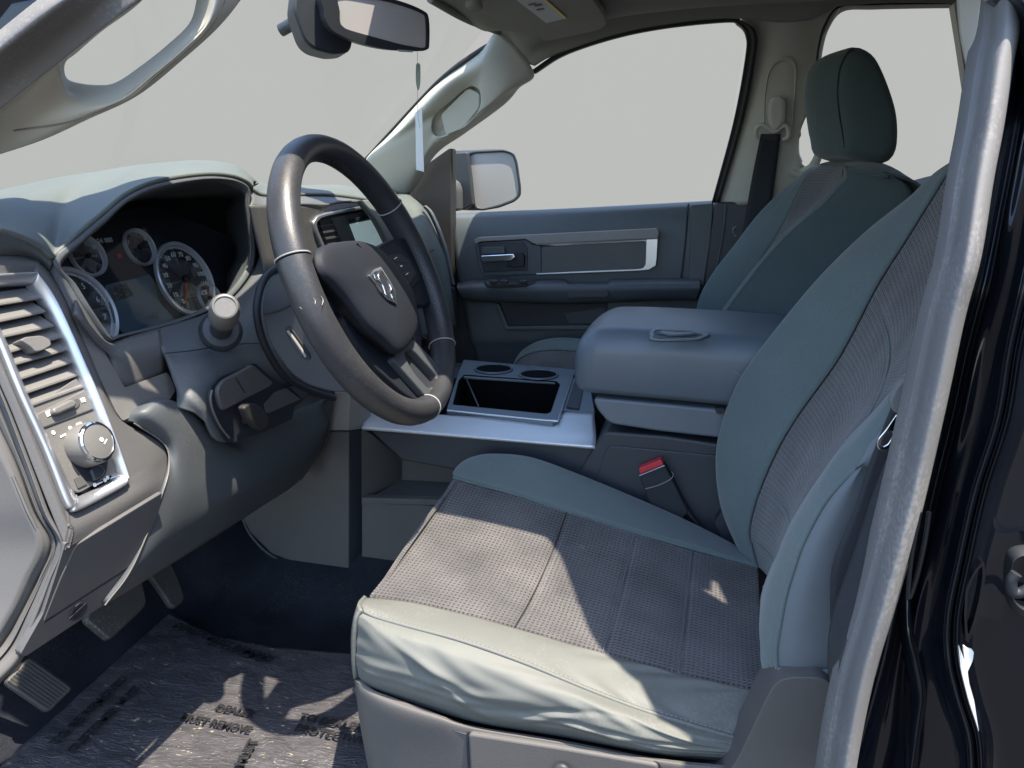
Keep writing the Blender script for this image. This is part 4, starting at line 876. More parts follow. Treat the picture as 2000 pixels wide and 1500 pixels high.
# badge: shield outline with a ram's head
tN = (Nn+Na*.0).normalized()
sh1 = [(721, 537), (728, 527), (744, 520), (752, 533), (763, 550), (773, 570), (776, 594), (760, 586), (752, 578), (740, 560)]
bc = V(0, 0, 0); SH = [wx(a, b, .036) for a, b in sh1]; bc = sum(SH, V(0, 0, 0))/len(SH)
SHr = even(SH, 60, True)
def sharpen(P, s): return [bc+(p-bc)*s for p in P]
slab('badge_frame', roundp(SH, .003, 3), -Nn*.006, M['chrome'], sw, bevel=.0012, hole=roundp(sharpen(SH, .76), .002, 3))
slab('badge_field', sharpen(SH, .86), -Nn*.006-Nn*.0, M['black'], sw, bevel=0).location -= Vector((0, 0, 0))
for nm, q, rr_ in (('ram_horn', ((730, 536), (734, 545), (741, 550), (746, 555), (750, 565), (754, 576)), [.0008, .0017, .0012, .002, .001]), ('ram_horn', ((741, 530), (739, 540), (743, 549)), [.0012, .002, .0012]),
                   ('ram_face', ((756, 548), (761, 557), (764, 566), (762, 573)), [.0015, .0026, .0012]), ('ram_muzzle', ((763, 574), (767, 583), (770, 588)), [.0012, .002, .001]), ('ram_neck', ((734, 556), (742, 566), (752, 577)), [.0006, .0012, .0006])):
    tube(nm, [wx(a, b, .036) for a, b in q], rr_, M['chrome'], sw, n=24, seg=10)
# right spoke with switches
sp = [(730, 500), (745, 478), (768, 466), (790, 462), (822, 478), (850, 520), (862, 560), (850, 590), (826, 600), (800, 590), (780, 560)]
slab('right_spoke', roundp([wx(a, b, .002) for a, b in sp], .012), -Nn*.022, M['hub'], sw, bevel=.007, seg=4)
slab('switch_bezel', roundp([wx(a, b, .006) for a, b in ((738, 491), (768, 474), (787, 486), (806, 508), (821, 535), (821, 548), (800, 570), (775, 545))], .006), -Nn*.006, M['hub'], sw, bevel=.002)
slab('switch_plate', roundp([wx(a, b, .0085) for a, b in ((748, 500), (782, 494), (800, 510), (814, 534), (800, 556), (778, 548))], .004), -Nn*.004, M['black'], sw, bevel=.001)
for k, (a, b) in enumerate(((773, 504), (760, 512), (769, 527), (773, 531), (784, 520), (795, 535), (783, 545))):
    if k == 4: slab('switch_mark', [wx(a-3, b-2, .0095), wx(a+3, b-2, .0095), wx(a, b+2, .0095)], -Nn*.0005, M['white'], sw, bevel=0)
    else: slab('switch_mark', [wx(a-3, b+1, .0095), wx(a+2, b-2.5, .0095), wx(a+3, b-1.2, .0095), wx(a-2, b+2.2, .0095)], -Nn*.0005, M['white'], sw, bevel=0)
for a, b, c, d_ in ((752, 508, 800, 512), (765, 535, 806, 532)):
    tube('switch_gap', [wx(a, b, .009), wx(c, d_, .009)], .0006, M['dark'], sw, n=4, seg=5)
slab('side_paddle', roundp([wx(a, b, -.012) for a, b in ((797, 574), (806, 572), (812, 585), (818, 620), (826, 650), (824, 680), (815, 676), (806, 640), (800, 600))], .004), -Nn*.012, M['black'], sw, bevel=.003)
# left spoke (behind the near rim) and lower spokes
slab('left_spoke', roundp([wp(*q) for q in ((-.185, .04, -.004), (-.10, .05, -.004), (-.10, -.02, -.004), (-.18, -.03, -.004))], .012), -Nn*.02, M['hub'], sw, bevel=.006)
ro = [(803, 659), (820, 674), (850, 706), (866, 726), (867, 742), (855, 768), (845, 776), (833, 775), (800, 738), (768, 702), (770, 692), (790, 672)]
ri = [(800, 677), (812, 684), (840, 713), (863, 737), (862, 750), (856, 759), (846, 764), (838, 761), (812, 734), (790, 700), (786, 688), (789, 680)]
RO = roundp([wx(a, b, .006) for a, b in ro], .006); RI = roundp([wx(826+(a-826)*.82-2, 722+(b-722)*.86, .006) for a, b in ri], .006)
slab('spoke_trim', RO, -Nn*.016, M['dash'], sw, bevel=.0025, hole=RI)
slab('spoke_recess', [p-Nn*.012 for p in RI], -Nn*.004, M['dark'], sw, bevel=0)
slab('lower_spoke', roundp([wx(a, b, -.004) for a, b in ((672, 588), (700, 622), (740, 664), (770, 698), (800, 738), (834, 777), (828, 792), (790, 770), (740, 725), (700, 675), (670, 625))], .008), -Nn*.02, M['hub'], sw, bevel=.006)
slab('wheel_centre', roundp([wx(a, b, -.012) for a, b in ((650, 510), (720, 500), (765, 560), (780, 640), (765, 680), (720, 655), (660, 590))], .03), -Nn*.05, M['hub'], sw, bevel=.01)

# ================================================================ steering column
sc_ = root('steering_column', 'dark moulded steering column shroud behind the wheel with a slotted tilt lever', 'steering column', (-.62, .42, 1.45))
cs = [(600, 508), (565, 520), (530, 542), (513, 575), (512, 620), (528, 672), (566, 728), (600, 752), (648, 766), (700, 768), (706, 762), (690, 715), (655, 640), (618, 560)]
slab('shroud', roundp(ys(.335, *cs), .012), (0, .15, 0), M['dark'], sc_, bevel=.016, seg=5)
tube('shroud_split', ys(.333, (515, 612), (545, 606), (575, 590), (600, 575)), .0012, M['rubber'], sc_, n=20, seg=6)
slab('lever_slot', roundp(ys(.333, (556, 640), (562, 636), (572, 645), (605, 692), (606, 702), (598, 704), (586, 697), (560, 655)), .004), (0, .006, 0), M['black'], sc_, bevel=.001)
tube('tilt_lever', ys(.329, (562, 646), (580, 670), (598, 697)), .0022, M['lite'], sc_, n=12, seg=8)
lathe('column_neck', W0-Nn*.13, Nn, [(0, .055), (.05, .052), (.09, .05), (.10, .045)], M['dash2'], sc_, seg=40)
# black gap round the shroud
tube('boot', [x(a, b, -.665) for a, b in ((556, 515), (520, 540), (504, 580), (503, 625), (520, 680), (556, 735), (600, 762), (652, 778))], .006, M['black'], sc_, n=50, seg=10)
# indicator stalk
st = root('indicator_stalk', 'stubby control stalk with a pale sunlit end cap left of the steering wheel', 'stalk', (-.66, .3, 1.45))
s0 = V(-.695, .355, 1.437); s1 = y(440, 597, .235); ax = (s1-s0)
stl = ax.length
lathe('stalk_boot', s0-ax*.08, ax, [(0, .031), (.008, .030), (.014, .025), (.015, .018)], M['dark'], st, seg=32)
lathe('stalk_arm', s0, ax, [(0, .0155), (stl*.35, .0155), (stl*.5, .017), (stl*.56, .0185)], M['dark'], st, seg=32)
lathe('stalk_knob', s0+ax*.56, ax, [(0, .0175), (.003, .0195), (stl*.26, .0195), (stl*.37, .0182), (stl*.41, .0155), (stl*.415, .0135), (stl*.405, .013), (stl*.405, .0)], M['panel'], st, seg=40)
for k in range(3):
    tube('stalk_mark', [s0+ax*.55+V(.019, -.004+.004*k, .004), s0+ax*.55+V(.019, -.002+.004*k, .006)], .0006, M['white'], st, n=3, seg=5)

# ================================================================ dashboard
da = root('dashboard', 'grey moulded dashboard with instrument hood, silver edged vents and light switch panel', 'dashboard', (-.85, .8, 1.3))
def X_(Xv, *pts): return [x(a, b, Xv) for a, b in pts]
BP0 = V(-.7, .1, 1.288); BN_ = V(.938, 0, .347)
def bz(a, b, d=0): return pl(a, b, BP0+BN_*d, BN_)
r1 = [(-60, 416), (0, 396), (60, 377), (100, 366), (140, 356), (185, 347), (230, 340), (290, 328), (370, 320), (420, 322), (455, 331), (478, 348), (492, 361)]
r2 = [(-60, 448), (0, 457), (40, 470), (75, 488), (104, 508), (150, 466), (200, 424), (250, 383), (310, 358), (395, 345), (448, 347), (478, 357), (490, 368)]
S1 = X_(-.93, *r1); S2 = [x(a, b, -.79) for a, b in r2]
mid_ = [a.lerp(b, .5)+V(.0, 0, .006) for a, b in zip(S1, S2)]
S0 = [p+V(-.1, 0, -.012) for p in S1]; Sm = [p+V(-.35, 0, -.06) for p in S1]
sheet('top_pad', [Sm, S0, S1, mid_, S2], M['dashtop'], da, nu=110, nv=50, keep=True, th=.006)
# hood opening and the cavity behind it
lip = [(104, 508), (150, 466), (200, 424), (250, 383), (310, 358), (395, 345), (448, 347), (478, 357), (489, 372), (489, 400), (492, 440), (500, 490), (490, 535), (450, 585), (400, 612), (335, 636), (235, 660), (206, 664), (170, 610), (135, 555)]
lin_ = [(119, 521), (156, 480), (205, 437), (252, 394), (312, 370), (395, 354), (440, 355), (470, 365), (478, 380), (480, 405), (484, 440), (488, 490), (478, 530), (442, 575), (398, 602), (335, 626), (238, 652), (216, 655), (180, 605), (147, 553)]
LX = [-.79]*13+[-.785, -.78, -.78, -.775, -.772, -.775, -.785]
LP = [x(a, b, c) for (a, b), c in zip(lip, LX)]; LI = [x(a, b, c-.002) for (a, b), c in zip(lin_, LX)]
L2 = [V(-.955, p.y-(.012*max(0, i-3)), p.z-.012-.03*math.sin(math.pi*min(1, i/8))) if i < 8 else x(a-42 if i < 13 else a-8, b+8, -.94 if i < 12 else -.90) for i, (p, (a, b)) in enumerate(zip(LI, lin_))]
sheet('hood_lip', [LP, [p.lerp(q, .5)+V(.004, 0, 0) for p, q in zip(LP, LI)], LI], M['dash'], da, nu=140, nv=9, closed_u=True, keep=True, th=.003)
sheet('hood_inside', [LI, [p.lerp(q, .5) for p, q in zip(LI, L2)], L2], M['dash'], da, nu=120, nv=14, closed_u=True, keep=True, th=.004)
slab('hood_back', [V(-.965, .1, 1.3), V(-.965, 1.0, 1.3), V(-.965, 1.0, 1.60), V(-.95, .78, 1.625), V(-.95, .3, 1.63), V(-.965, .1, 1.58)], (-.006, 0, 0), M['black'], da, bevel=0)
slab('sun_leak_blocker', [V(-.77, .2, 1.40), V(-.77, .76, 1.42), V(-.96, .76, 1.42), V(-.96, .2, 1.40)], (0, 0, -.01), M['black'], da, bevel=0)  # hidden plate added to stop a sun sliver on the floor
# ---- instruments
ic = root('instrument_cluster', 'black instrument cluster with chrome ringed gauges under the dashboard hood', 'instrument cluster', (-.9, .435, 1.5))
gT = R(20); GN = V(math.cos(gT), 0, math.sin(gT)); GA = V(0, 1, 0); GB = V(-math.sin(gT), 0, math.cos(gT)); G0 = V(-.885, .435, 1.5)
def gp(a, b, d=0): return pl(a, b, G0+GN*d, GN)
slab('cluster_face', roundp([gp(a, b, -.004) for a, b in ((98, 440), (300, 400), (470, 470), (480, 560), (420, 620), (240, 675), (150, 670), (80, 560))], .02), -GN*.004, M['black'], ic, bevel=0)
def gauge(cx, cy, r, lab, nums=None, a0=225, a1=-45, need=None, dx=0):
    c = gp(cx, cy, 0)
    go_ = lathe('gauge', c-GN*.002, GN, [(0, r*.99), (.001, r*.9), (.001, 0)], M['dark'], ic, seg=40)
    lathe('gauge_ring', c-GN*.002, GN, [(0, r*1.07), (.006, r*1.07), (.008, r*1.03), (.006, r*.97), (.001, r*.94)], M['satin2'], go_, seg=56)
    if nums:
        for k, s in enumerate(nums):
            q = R(a0+(a1-a0)*k/(len(nums)-1)); 
            text('gauge_number', s, c+GN*.0006+(GA*math.cos(q)+GB*math.sin(q))*r*.72, GA, GB, r*.2, M['white'], go_)
    nt_ = 41 if r > .04 else 13
    vv = []; ff = []
    for k in range(nt_):
        q = R(a0+(a1-a0)*k/(nt_-1)); d1 = GA*math.cos(q)+GB*math.sin(q); t1 = GA*-math.sin(q)+GB*math.cos(q); lw = .0005 if k % 5 else .0009
        b0 = len(vv); vv += [c+GN*.0009+d1*r*.88-t1*lw, c+GN*.0009+d1*r*.88+t1*lw, c+GN*.0009+d1*r*.93+t1*lw, c+GN*.0009+d1*r*.93-t1*lw]; ff.append((b0, b0+1, b0+2, b0+3))
    mesh('dial_marks', vv, ff, M['white'], go_, smooth=False)
    if need is not None:
        q = R(need); d1 = GA*math.cos(q)+GB*math.sin(q)
        tube('needle', [c+GN*.003-d1*r*.12, c+GN*.003+d1*r*.8], [.0016, .0006], M['amber'], go_, n=5, seg=6, flat=(1, .4))
        lathe('needle_cap', c, GN, [(0, r*.13), (.005, r*.12), (.006, r*.09)], M['rubber'], go_, seg=20)
    return go_
gauge(362, 546, .062, 'speed', ['0', '10', '20', '30', '40', '50', '60', '70', '80', '90', '100', '110', '120'], 232, -40, 236)
gauge(152, 610, .062, 'rev', ['0', '1', '2', '3', '4', '5', '6', '7'], 228, -20, 232)
gauge(170, 500, .030, 'temp', ['C', '', 'H'], 150, 30, 150)
gauge(272, 483, .029, 'fuel', ['E', '', 'F'], 150, 30, 110)
gauge(408, 582, .026, 'volt', ['8', '', '18'], 150, 30, 90)
slab('display', roundp([gp(a, b, .004) for a, b in ((205, 556), (296, 535), (312, 590), (345, 626), (244, 652), (228, 640))], .006), -GN*.003, M['screen'], ic, bevel=.001)
slab('display_card', roundp([gp(a, b, .0052) for a, b in ((214, 562), (246, 553), (262, 577), (226, 588))], .003), -GN*.0008, M['amber'] if False else M['pedal'], ic, bevel=0)
slab('warning_light', roundp([gp(a, b, .002) for a, b in ((228, 497), (236, 494), (238, 502), (231, 505))], .0015), -GN*.001, M['red'], ic, bevel=0)
text('cluster_print', '24 000', gp(205, 470, .003), GA, GB, .011, M['white'], ic)
text('cluster_print', 'P R N D', gp(300, 618, .0055), GA, GB, .007, M['lite'], ic)
lens = sheet('lens', [[gp(a, b, .022) for a, b in ((110, 470), (300, 415), (470, 480))], [gp(a, b, .018) for a, b in ((150, 600), (300, 545), (475, 520))], [gp(a, b, .02) for a, b in ((205, 668), (330, 640), (440, 590))]], M['lens'], ic, nu=16, nv=10, th=0)

# ---- driver side end: bezel face, chrome frame, vent, switches
face = roundp([bz(a, b, -.006) for a, b in ((-90, 500), (58, 503), (92, 527), (140, 612), (236, 820), (262, 826), (318, 862), (330, 905), (318, 960), (147, 1066), (126, 1062), (96, 1000), (60, 900), (0, 745), (-90, 560))], .006)
co = [(-60, 541), (60, 531), (75, 536), (112, 590), (160, 695), (205, 800), (248, 920), (250, 940), (236, 954), (156, 996), (141, 992), (130, 980), (90, 880), (40, 770), (-10, 650), (-60, 560)]
ci = [(-60, 562), (56, 553), (66, 557), (98, 608), (143, 706), (188, 812), (229, 918), (230, 928), (222, 938), (160, 968), (150, 966), (143, 958), (98, 862), (52, 765), (2, 645), (-50, 575)]
CO = [bz(a, b, .004) for a, b in co]; CI = [bz(a, b, -.004) for a, b in ci]
CMid = [p.lerp(q, .35)+BN_*.004 for p, q in zip(CO, CI)]
fo_ = [(-90, 500), (55, 500), (84, 515), (122, 575), (175, 685), (232, 815), (318, 862), (330, 905), (318, 960), (150, 1064), (128, 1064), (118, 1045), (70, 925), (15, 785), (-50, 645), (-100, 560)]
FO_ = [bz(a, b, -.006) for a, b in fo_]
sheet('switch_surround', [FO_, [p.lerp(q, .5)+BN_*.001 for p, q in zip(FO_, CO)], [p-BN_*.007 for p in CO]], M['dash2'], da, nu=150, nv=13, closed_u=True, keep=True, th=.004)
sheet('silver_bezel', [[p-BN_*.012 for p in CO], CO, CMid, CI, [p-BN_*.012 for p in CI]], M['satin'], da, nu=150, nv=22, closed_u=True, keep=True, th=0)
slab('vent_cavity', [bz(a, b, -.03) for a, b in ((-60, 545), (70, 540), (170, 760), (70, 800), (-60, 620))], -BN_*.004, M['black'], da, bevel=0)
# vent cavity walls are the inner side of the bezel; slats
vent = slab('vent', [bz(a, b, -.008) for a, b in ((150, 738), (178, 790), (80, 822), (66, 794))], -BN_*.01, M['panel'], da, bevel=.001)
sl = [((-60, 590), (75, 585)), ((-60, 622), (90, 602)), ((-40, 662), (106, 634)), ((0, 690), (118, 668)), ((18, 716), (132, 690)), ((28, 740), (142, 716)), ((42, 766), (152, 738)), ((55, 790), (164, 762))]
sl = [((-60, 601), (82, 579)), ((-60, 637), (88, 606)), ((-40, 665), (104, 634)), ((8, 688), (118, 656)), ((25, 710), (132, 680)), ((38, 738), (142, 704)), ((50, 765), (152, 730)), ((60, 790), (162, 753))]
for (a, b), (c, d_) in sl:
    p = bz(a, b, -.006); q = bz(c, d_, -.006)
    o = loft('vent_slat', [[e+V(0, 0, 0), e+V(-.018, 0, .010), e+V(-.019, 0, .0085), e+V(-.0185, 0, .0075), e+V(-.001, 0, -.0035), e+V(.0008, 0, -.002)] for e in (p, q)], M['panel'], vent, sharp=30)
for (a, b), (c, d_) in (((40, 575), (150, 755)), ((90, 585), (168, 760)), ((-10, 590), (85, 780))):
    tube('vent_vane', [bz(a, b, -.022), bz(c, d_, -.022)], .003, M['dark'], vent, n=4, seg=6)
slab('vent_tab', roundp([bz(a, b, .004) for a, b in ((40, 664), (50, 658), (80, 655), (98, 663), (101, 674), (84, 684), (70, 687), (62, 678))], .003), -BN_*.016, M['panel'], vent, bevel=.003)
sp_ = slab('switch_plate', roundp([bz(a, b, -.006) for a, b in ((66, 812), (176, 756), (232, 920), (156, 962), (144, 960))], .004), -BN_*.004, M['panel'], da, bevel=.001)
tube('plate_gap', [bz(86, 835, -.0055), bz(185, 798, -.0055)], .0012, M['black'], da, n=4, seg=6)
slab('dimmer_recess', roundp([bz(a, b, -.0045) for a, b in ((100, 806), (138, 782), (152, 776), (158, 786), (154, 796), (116, 813), (106, 814))], .004), -BN_*.003, M['dash2'], da, bevel=.001)
slab('dimmer_wheel', roundp([bz(a, b, .002) for a, b in ((104, 797), (140, 779), (150, 783), (151, 793), (114, 809), (106, 807))], .004), -BN_*.01, M['panel'], da, bevel=.003)
for q in (((88, 804), (99, 799), (103, 809), (93, 814)), ((156, 778), (165, 776), (168, 784), (160, 786))):
    slab('switch_icon', [bz(a, b, -.005) for a, b in q], -BN_*.0006, M['white'], da, bevel=0)
kc = bz(163, 872, -.006)
kb = lathe('light_switch', kc, BN_, [(0, .0265), (.006, .027), (.020, .0255), (.022, .0245)], M['panel'], da, seg=48)
lathe('knob_ring', kc+BN_*.0215, BN_, [(0, .0248), (.003, .0245), (.0045, .0225), (.004, .021), (.003, .0205)], M['chrome'], kb, seg=48)
lathe('knob_face', kc+BN_*.0225, BN_, [(0, .0215), (.0022, .021), (.003, .018), (.0032, 0)], M['panel'], kb, seg=48)
kf = kc+BN_*.0262; kA = V(0, 1, 0); kB = BN_.cross(kA)*-1
kB = V(-BN_.z, 0, BN_.x)
slab('knob_mark', [kf+kA*(.005)+kB*-.006, kf+kA*.0115+kB*-.002, kf+kA*.0105+kB*-.0008, kf+kA*.004+kB*-.0048], BN_*.0003, M['white'], kb, bevel=0)
lathe('knob_lamp', kf+kA*.004+kB*.0005, BN_, [(0, .0028), (.0004, .0026)], M['white'], kb, seg=12)
slab('knob_base', roundp([bz(a, b, -.0048) for a, b in ((138, 900), (150, 925), (170, 940), (190, 942), (208, 925), (212, 890), (190, 880))], .006), -BN_*.002, M['black'], da, bevel=0)
slab('fog_button', roundp([bz(a, b, .001) for a, b in ((178, 918), (186, 908), (200, 908), (208, 920), (200, 932), (186, 938))], .003), -BN_*.006, M['dark'], da, bevel=.002)
slab('bed_light_button', roundp([bz(a, b, -.004) for a, b in ((145, 934), (158, 928), (172, 945), (153, 954))], .001), -BN_*.003, M['dash2'], da, bevel=.0006)
for a, b in ((104, 845), (137, 836), (152, 830), (157, 828), (171, 830), (157, 942), (185, 947), (205, 938), (210, 933)):
    lathe('switch_icon', bz(a, b, -.0056), BN_, [(0, .0026), (.0004, .0025), (.0004, .0012), (.0001, .001)], M['white'], da, seg=10)
slab('switch_icon', [bz(a, b, -.005) for a, b in ((117, 852), (128, 846), (130, 849), (119, 855))], -BN_*.0006, M['white'], da, bevel=0)
slab('switch_icon', [bz(a, b, -.005) for a, b in ((188, 945), (200, 940), (201, 942), (189, 948))], -BN_*.0006, M['white'], da, bevel=0)
# end cap wrapping round the side of the dash towards the door opening
k0 = [(-90, 560), (-40, 655), (0, 745), (60, 900), (96, 1000), (126, 1062), (105, 1130), (80, 1200), (48, 1282), (0, 1335), (-60, 1390)]
k1 = [(-110, 590), (-60, 680), (-10, 750), (48, 900), (85, 1000), (117, 1062), (92, 1130), (62, 1200), (30, 1268), (-15, 1318), (-70, 1375)]
k2 = [(-130, 620), (-80, 700), (-30, 780), (30, 900), (68, 1000), (100, 1065), (70, 1140), (40, 1200), (8, 1255), (-30, 1300), (-80, 1350)]
k3 = [(-150, 650), (-100, 730), (-50, 800), (12, 905), (50, 990), (78, 1063), (50, 1130), (22, 1190), (-10, 1240), (-45, 1285), (-90, 1330)]
k4 = [(-300, 700), (-250, 780), (-200, 850), (-150, 920), (-120, 1000), (-100, 1070), (-120, 1130), (-140, 1180), (-160, 1220), (-190, 1260), (-220, 1290)]
K0 = [bz(a, b, -.01) for a, b in k0[:6]]+[pl(a, b, bz(126, 1062, -.01), V(.95, -.1, -.25)) for a, b in k0[6:]]
def sh(pts, ref, dx, dy): return [pl(a, b, r_+V(dx, dy, 0), V(1, -1.2, 0)) for (a, b), r_ in zip(pts, ref)]
K1 = sh(k1, K0, -.004, -.006); K2 = sh(k2, K1, -.02, -.004); K3 = sh(k3, K2, 0, -.012); K4 = sh(k4, K3, -.12, -.03)
sheet('end_seal', [K0, [p.lerp(q, .5)+V(.003, -.004, 0) for p, q in zip(K0, K1)], K1], M['kick'], da, nu=80, nv=10, keep=True, th=.002)
sheet('end_cover', [K1, [p+V(-.012, .004, 0) for p in K1], [p.lerp(q, .5) for p, q in zip(K1, K2)], K2], M['kick'], da, nu=80, nv=14, keep=True, th=.002)
sheet('end_flange', [K2, K3], M['kick'], da, nu=80, nv=4, keep=True, th=.002)
sheet('kick_panel', [K3, [p.lerp(q, .3) for p, q in zip(K3, K4)], K4], M['kick'], da, nu=80, nv=10, keep=True, th=.003)
# fuse cover below, with the lower strip carrying the bonnet release symbol
FP = bz(147, 1066, -.006); FN = V(.95, -.1, -.25)
def fp(a, b, d=0): return pl(a, b, FP+FN*d, FN)
slab('fuse_cover', roundp([fp(a, b) for a, b in ((149, 1064), (318, 961), (310, 1002), (292, 1048), (261, 1102), (84, 1216), (118, 1130))], .004), -FN*.006, M['dash2'], da, bevel=.0015)
slab('lower_strip', roundp([fp(a, b, -.001) for a, b in ((128, 1060), (150, 1060), (86, 1219), (262, 1106), (242, 1142), (206, 1180), (180, 1196), (50, 1282), (40, 1278), (84, 1200), (110, 1120))], .003), -FN*.01, M['dash2'], da, bevel=.001)
lathe('release_symbol', fp(153, 1194, .0), FN, [(0, .012), (.0008, .0118), (.001, .009), (.0002, .008)], M['black'], da, seg=24)
slab('release_symbol_bar', [fp(a, b, .0015) for a, b in ((136, 1208), (168, 1178), (170, 1184), (140, 1209))], -FN*.001, M['black'], da, bevel=0)
# knee panel: seam, swelling face, lower edge
kn = [[(262, 826), (320, 866), (330, 905), (318, 960), (260, 1104), (205, 1181)], [(298, 808), (345, 858), (355, 920), (345, 985), (305, 1070), (250, 1155)], [(340, 786), (385, 832), (402, 900), (400, 965), (365, 1035), (325, 1108)],
      [(392, 814), (420, 850), (450, 900), (465, 950), (450, 985), (425, 1045)], [(440, 866), (480, 868), (520, 890), (530, 925), (520, 950), (510, 990)], [(575, 795), (590, 810), (600, 840), (605, 880), (600, 905), (585, 938)], [(655, 772), (648, 790), (645, 810), (642, 830), (640, 850), (636, 866)]]
kX = [-.70, -.693, -.687, -.684, -.69, -.71]
KN = [[x(a, b, kX[i]+(.03 if j == 0 and False else 0)-(.012*max(0, j-3))) for i, (a, b) in enumerate(rw)] for j, rw in enumerate(kn)]
KN[0] = [bz(*q, .0) for q in kn[0][:4]]+[pl(*q, bz(147, 1066, .0), V(.95, -.1, -.25)) for q in kn[0][4:]]
KN = [[c[0]+V(-.035, 0, .002), c[0]+V(-.006, 0, .002)]+c[1:] if i else c[:1]+c for i, c in enumerate(KN)]
KN[0] = [KN[0][0]+V(-.03, 0, .001)]+KN[0][1:]
sheet('knee_panel', KN, M['dash'], da, nu=40, nv=70, th=.006, keep=True)
tube('knee_seam', [p+V(.001, -.001, 0) for p in KN[0][1:]], .0011, M['panel'], da, n=50, seg=8)
sheet('pad_return', [S2[:5], [a.lerp(b, .5)+V(.004, -.004, 0) for a, b in zip(S2[:5], [bz(*q, -.006) for q in ((-90, 500), (0, 501), (45, 502), (75, 512), (96, 530))])], [bz(*q, -.006) for q in ((-90, 500), (0, 501), (45, 502), (75, 512), (96, 530))]], M['dash'], da, nu=40, nv=12, keep=True, th=.004)
sheet('pad_return', [[S2[4], x(135, 555, -.785), x(170, 610, -.775), x(206, 664, -.772)], [bz(*q, -.006) for q in ((96, 530), (130, 590), (165, 665), (206, 752))]], M['dash'], da, nu=30, nv=8, keep=True, th=.004)
# ledge below the instruments
lg = [bz(a, b, -.004) for a, b in ((136, 610), (160, 622), (206, 690), (244, 757), (326, 727), (334, 738), (343, 762), (332, 781), (240, 822), (228, 806))]
slab('ledge_front', roundp(lg, .003), -BN_*.012, M['panel'], da, bevel=.003)
sheet('ledge_top', [[x(150, 585, -.775), x(206, 662, -.775), x(250, 657, -.775), x(312, 640, -.77)], [x(150, 615, -.755), x(215, 690, -.752), x(262, 690, -.75), x(318, 680, -.745)], [bz(158, 622, -.008), bz(206, 690, -.008), bz(244, 757, -.008), bz(326, 727, -.008)]], M['dash2'], da, nu=20, nv=10, th=.004, keep=True)
# surround of the column
cu_ = [[x(a, b, c) for a, b, c in q] for q in (
    ((300, 644, -.772), (400, 613, -.775), (450, 586, -.78), (492, 535, -.785), (515, 480, -.79)),
    ((312, 672, -.75), (400, 650, -.745), (450, 630, -.74), (500, 590, -.74), (540, 540, -.75)),
    ((324, 696, -.735), (390, 690, -.715), (450, 680, -.70), (500, 672, -.70), (560, 660, -.70)),
    ((338, 740, -.715), (390, 740, -.69), (440, 730, -.68), (520, 725, -.68), (600, 720, -.68)),
    ((345, 764, -.705), (375, 780, -.685), (412, 790, -.675), (520, 770, -.675), (640, 760, -.675)),
    ((345, 795, -.70), (392, 814, -.68), (440, 864, -.67), (540, 815, -.67), (656, 772, -.675)))]
sheet('column_surround', cu_, M['dash'], da, nu=50, nv=44, th=.006)
tube('surround_joint', [x(322, 690, -.733), x(380, 684, -.712), x(430, 676, -.70), x(480, 671, -.695), x(520, 671, -.695)], .001, M['black'], da, n=30, seg=6)
# lower opening with button pad, flap and release lever
op = [(412, 755), (431, 737), (498, 709), (524, 732), (536, 748), (575, 757), (606, 766), (588, 785), (575, 795), (571, 818), (510, 846), (452, 865), (440, 862), (414, 808), (409, 775)]
slab('lower_opening', roundp(X_(-.668, *op), .006), (-.003, 0, 0), M['black'], da, bevel=0)
slab('button_pad', roundp(X_(-.662, (428, 755), (440, 742), (495, 713), (534, 747), (528, 755), (437, 802), (431, 790), (426, 770)), .005), (-.01, 0, 0), M['dash2'], da, bevel=.003)
tube('pad_groove', X_(-.6615, (461, 738), (478, 767)), .0009, M['black'], da, n=4, seg=6)
slab('opening_flap', roundp(X_(-.663, (520, 790), (540, 766), (560, 758), (587, 780), (524, 807)), .002), (-.008, 0, 0), M['dash2'], da, bevel=.0015)
slab('flap_end', roundp(X_(-.662, (566, 757), (580, 750), (604, 768), (590, 778)), .002), (-.006, 0, 0), M['dark'], da, bevel=.0015)
tube('opening_edge', X_(-.664, (414, 762), (411, 780), (418, 808), (432, 835), (448, 855)), .0018, M['dash2'], da, n=24, seg=6)
lv = root('release_lever', 'small black rounded release lever in the opening below the steering column', 'lever', (-.65, .4, 1.33))
slab('lever_grip', roundp([x(a, b, -.645) for a, b in ((476, 797), (484, 790), (496, 787), (512, 795), (525, 815), (526, 830), (512, 842), (500, 835), (486, 820))], .006), (-.012, 0, 0), M['rubber'], lv, bevel=.005, seg=4)
tube('lever_arm', [x(482, 800, -.652), x(478, 820, -.665), x(470, 830, -.68)], .004, M['dark'], lv, n=8)

# ---- centre stack
tp = [(490, 362), (520, 366), (585, 366), (656, 365), (690, 372), (712, 388), (740, 388), (762, 378)]
C0 = X_(-.95, *tp)
C1 = X_(-.80, (489, 372), (515, 384), (580, 383), (650, 384), (700, 390), (735, 395), (755, 395), (765, 388))
C2 = X_(-.765, (490, 400), (525, 402), (590, 398), (631, 400), (660, 393), (711, 392), (745, 400), (775, 402))
sheet('centre_top', [[p+V(-.25, 0, -.03) for p in C0], C0, C1], M['dashtop'], da, nu=50, nv=16, keep=True, th=.005)
sheet('centre_brow', [C1, [p.lerp(q, .5)+V(.004, 0, 0) for p, q in zip(C1, C2)], C2], M['dash2'], da, nu=50, nv=9, keep=True, th=.005)
tube('defrost_slot', X_(-.80, (590, 390), (620, 391), (650, 391)), .0025, M['black'], da, n=10, seg=6)
E0 = X_(-.76, (490, 400), (500, 450), (512, 500), (520, 540), (530, 580))
E1 = X_(-.765, (560, 400), (565, 450), (575, 500), (590, 545), (600, 580))
E2 = X_(-.768, (640, 402), (625, 424), (618, 436), (632, 486), (650, 540))
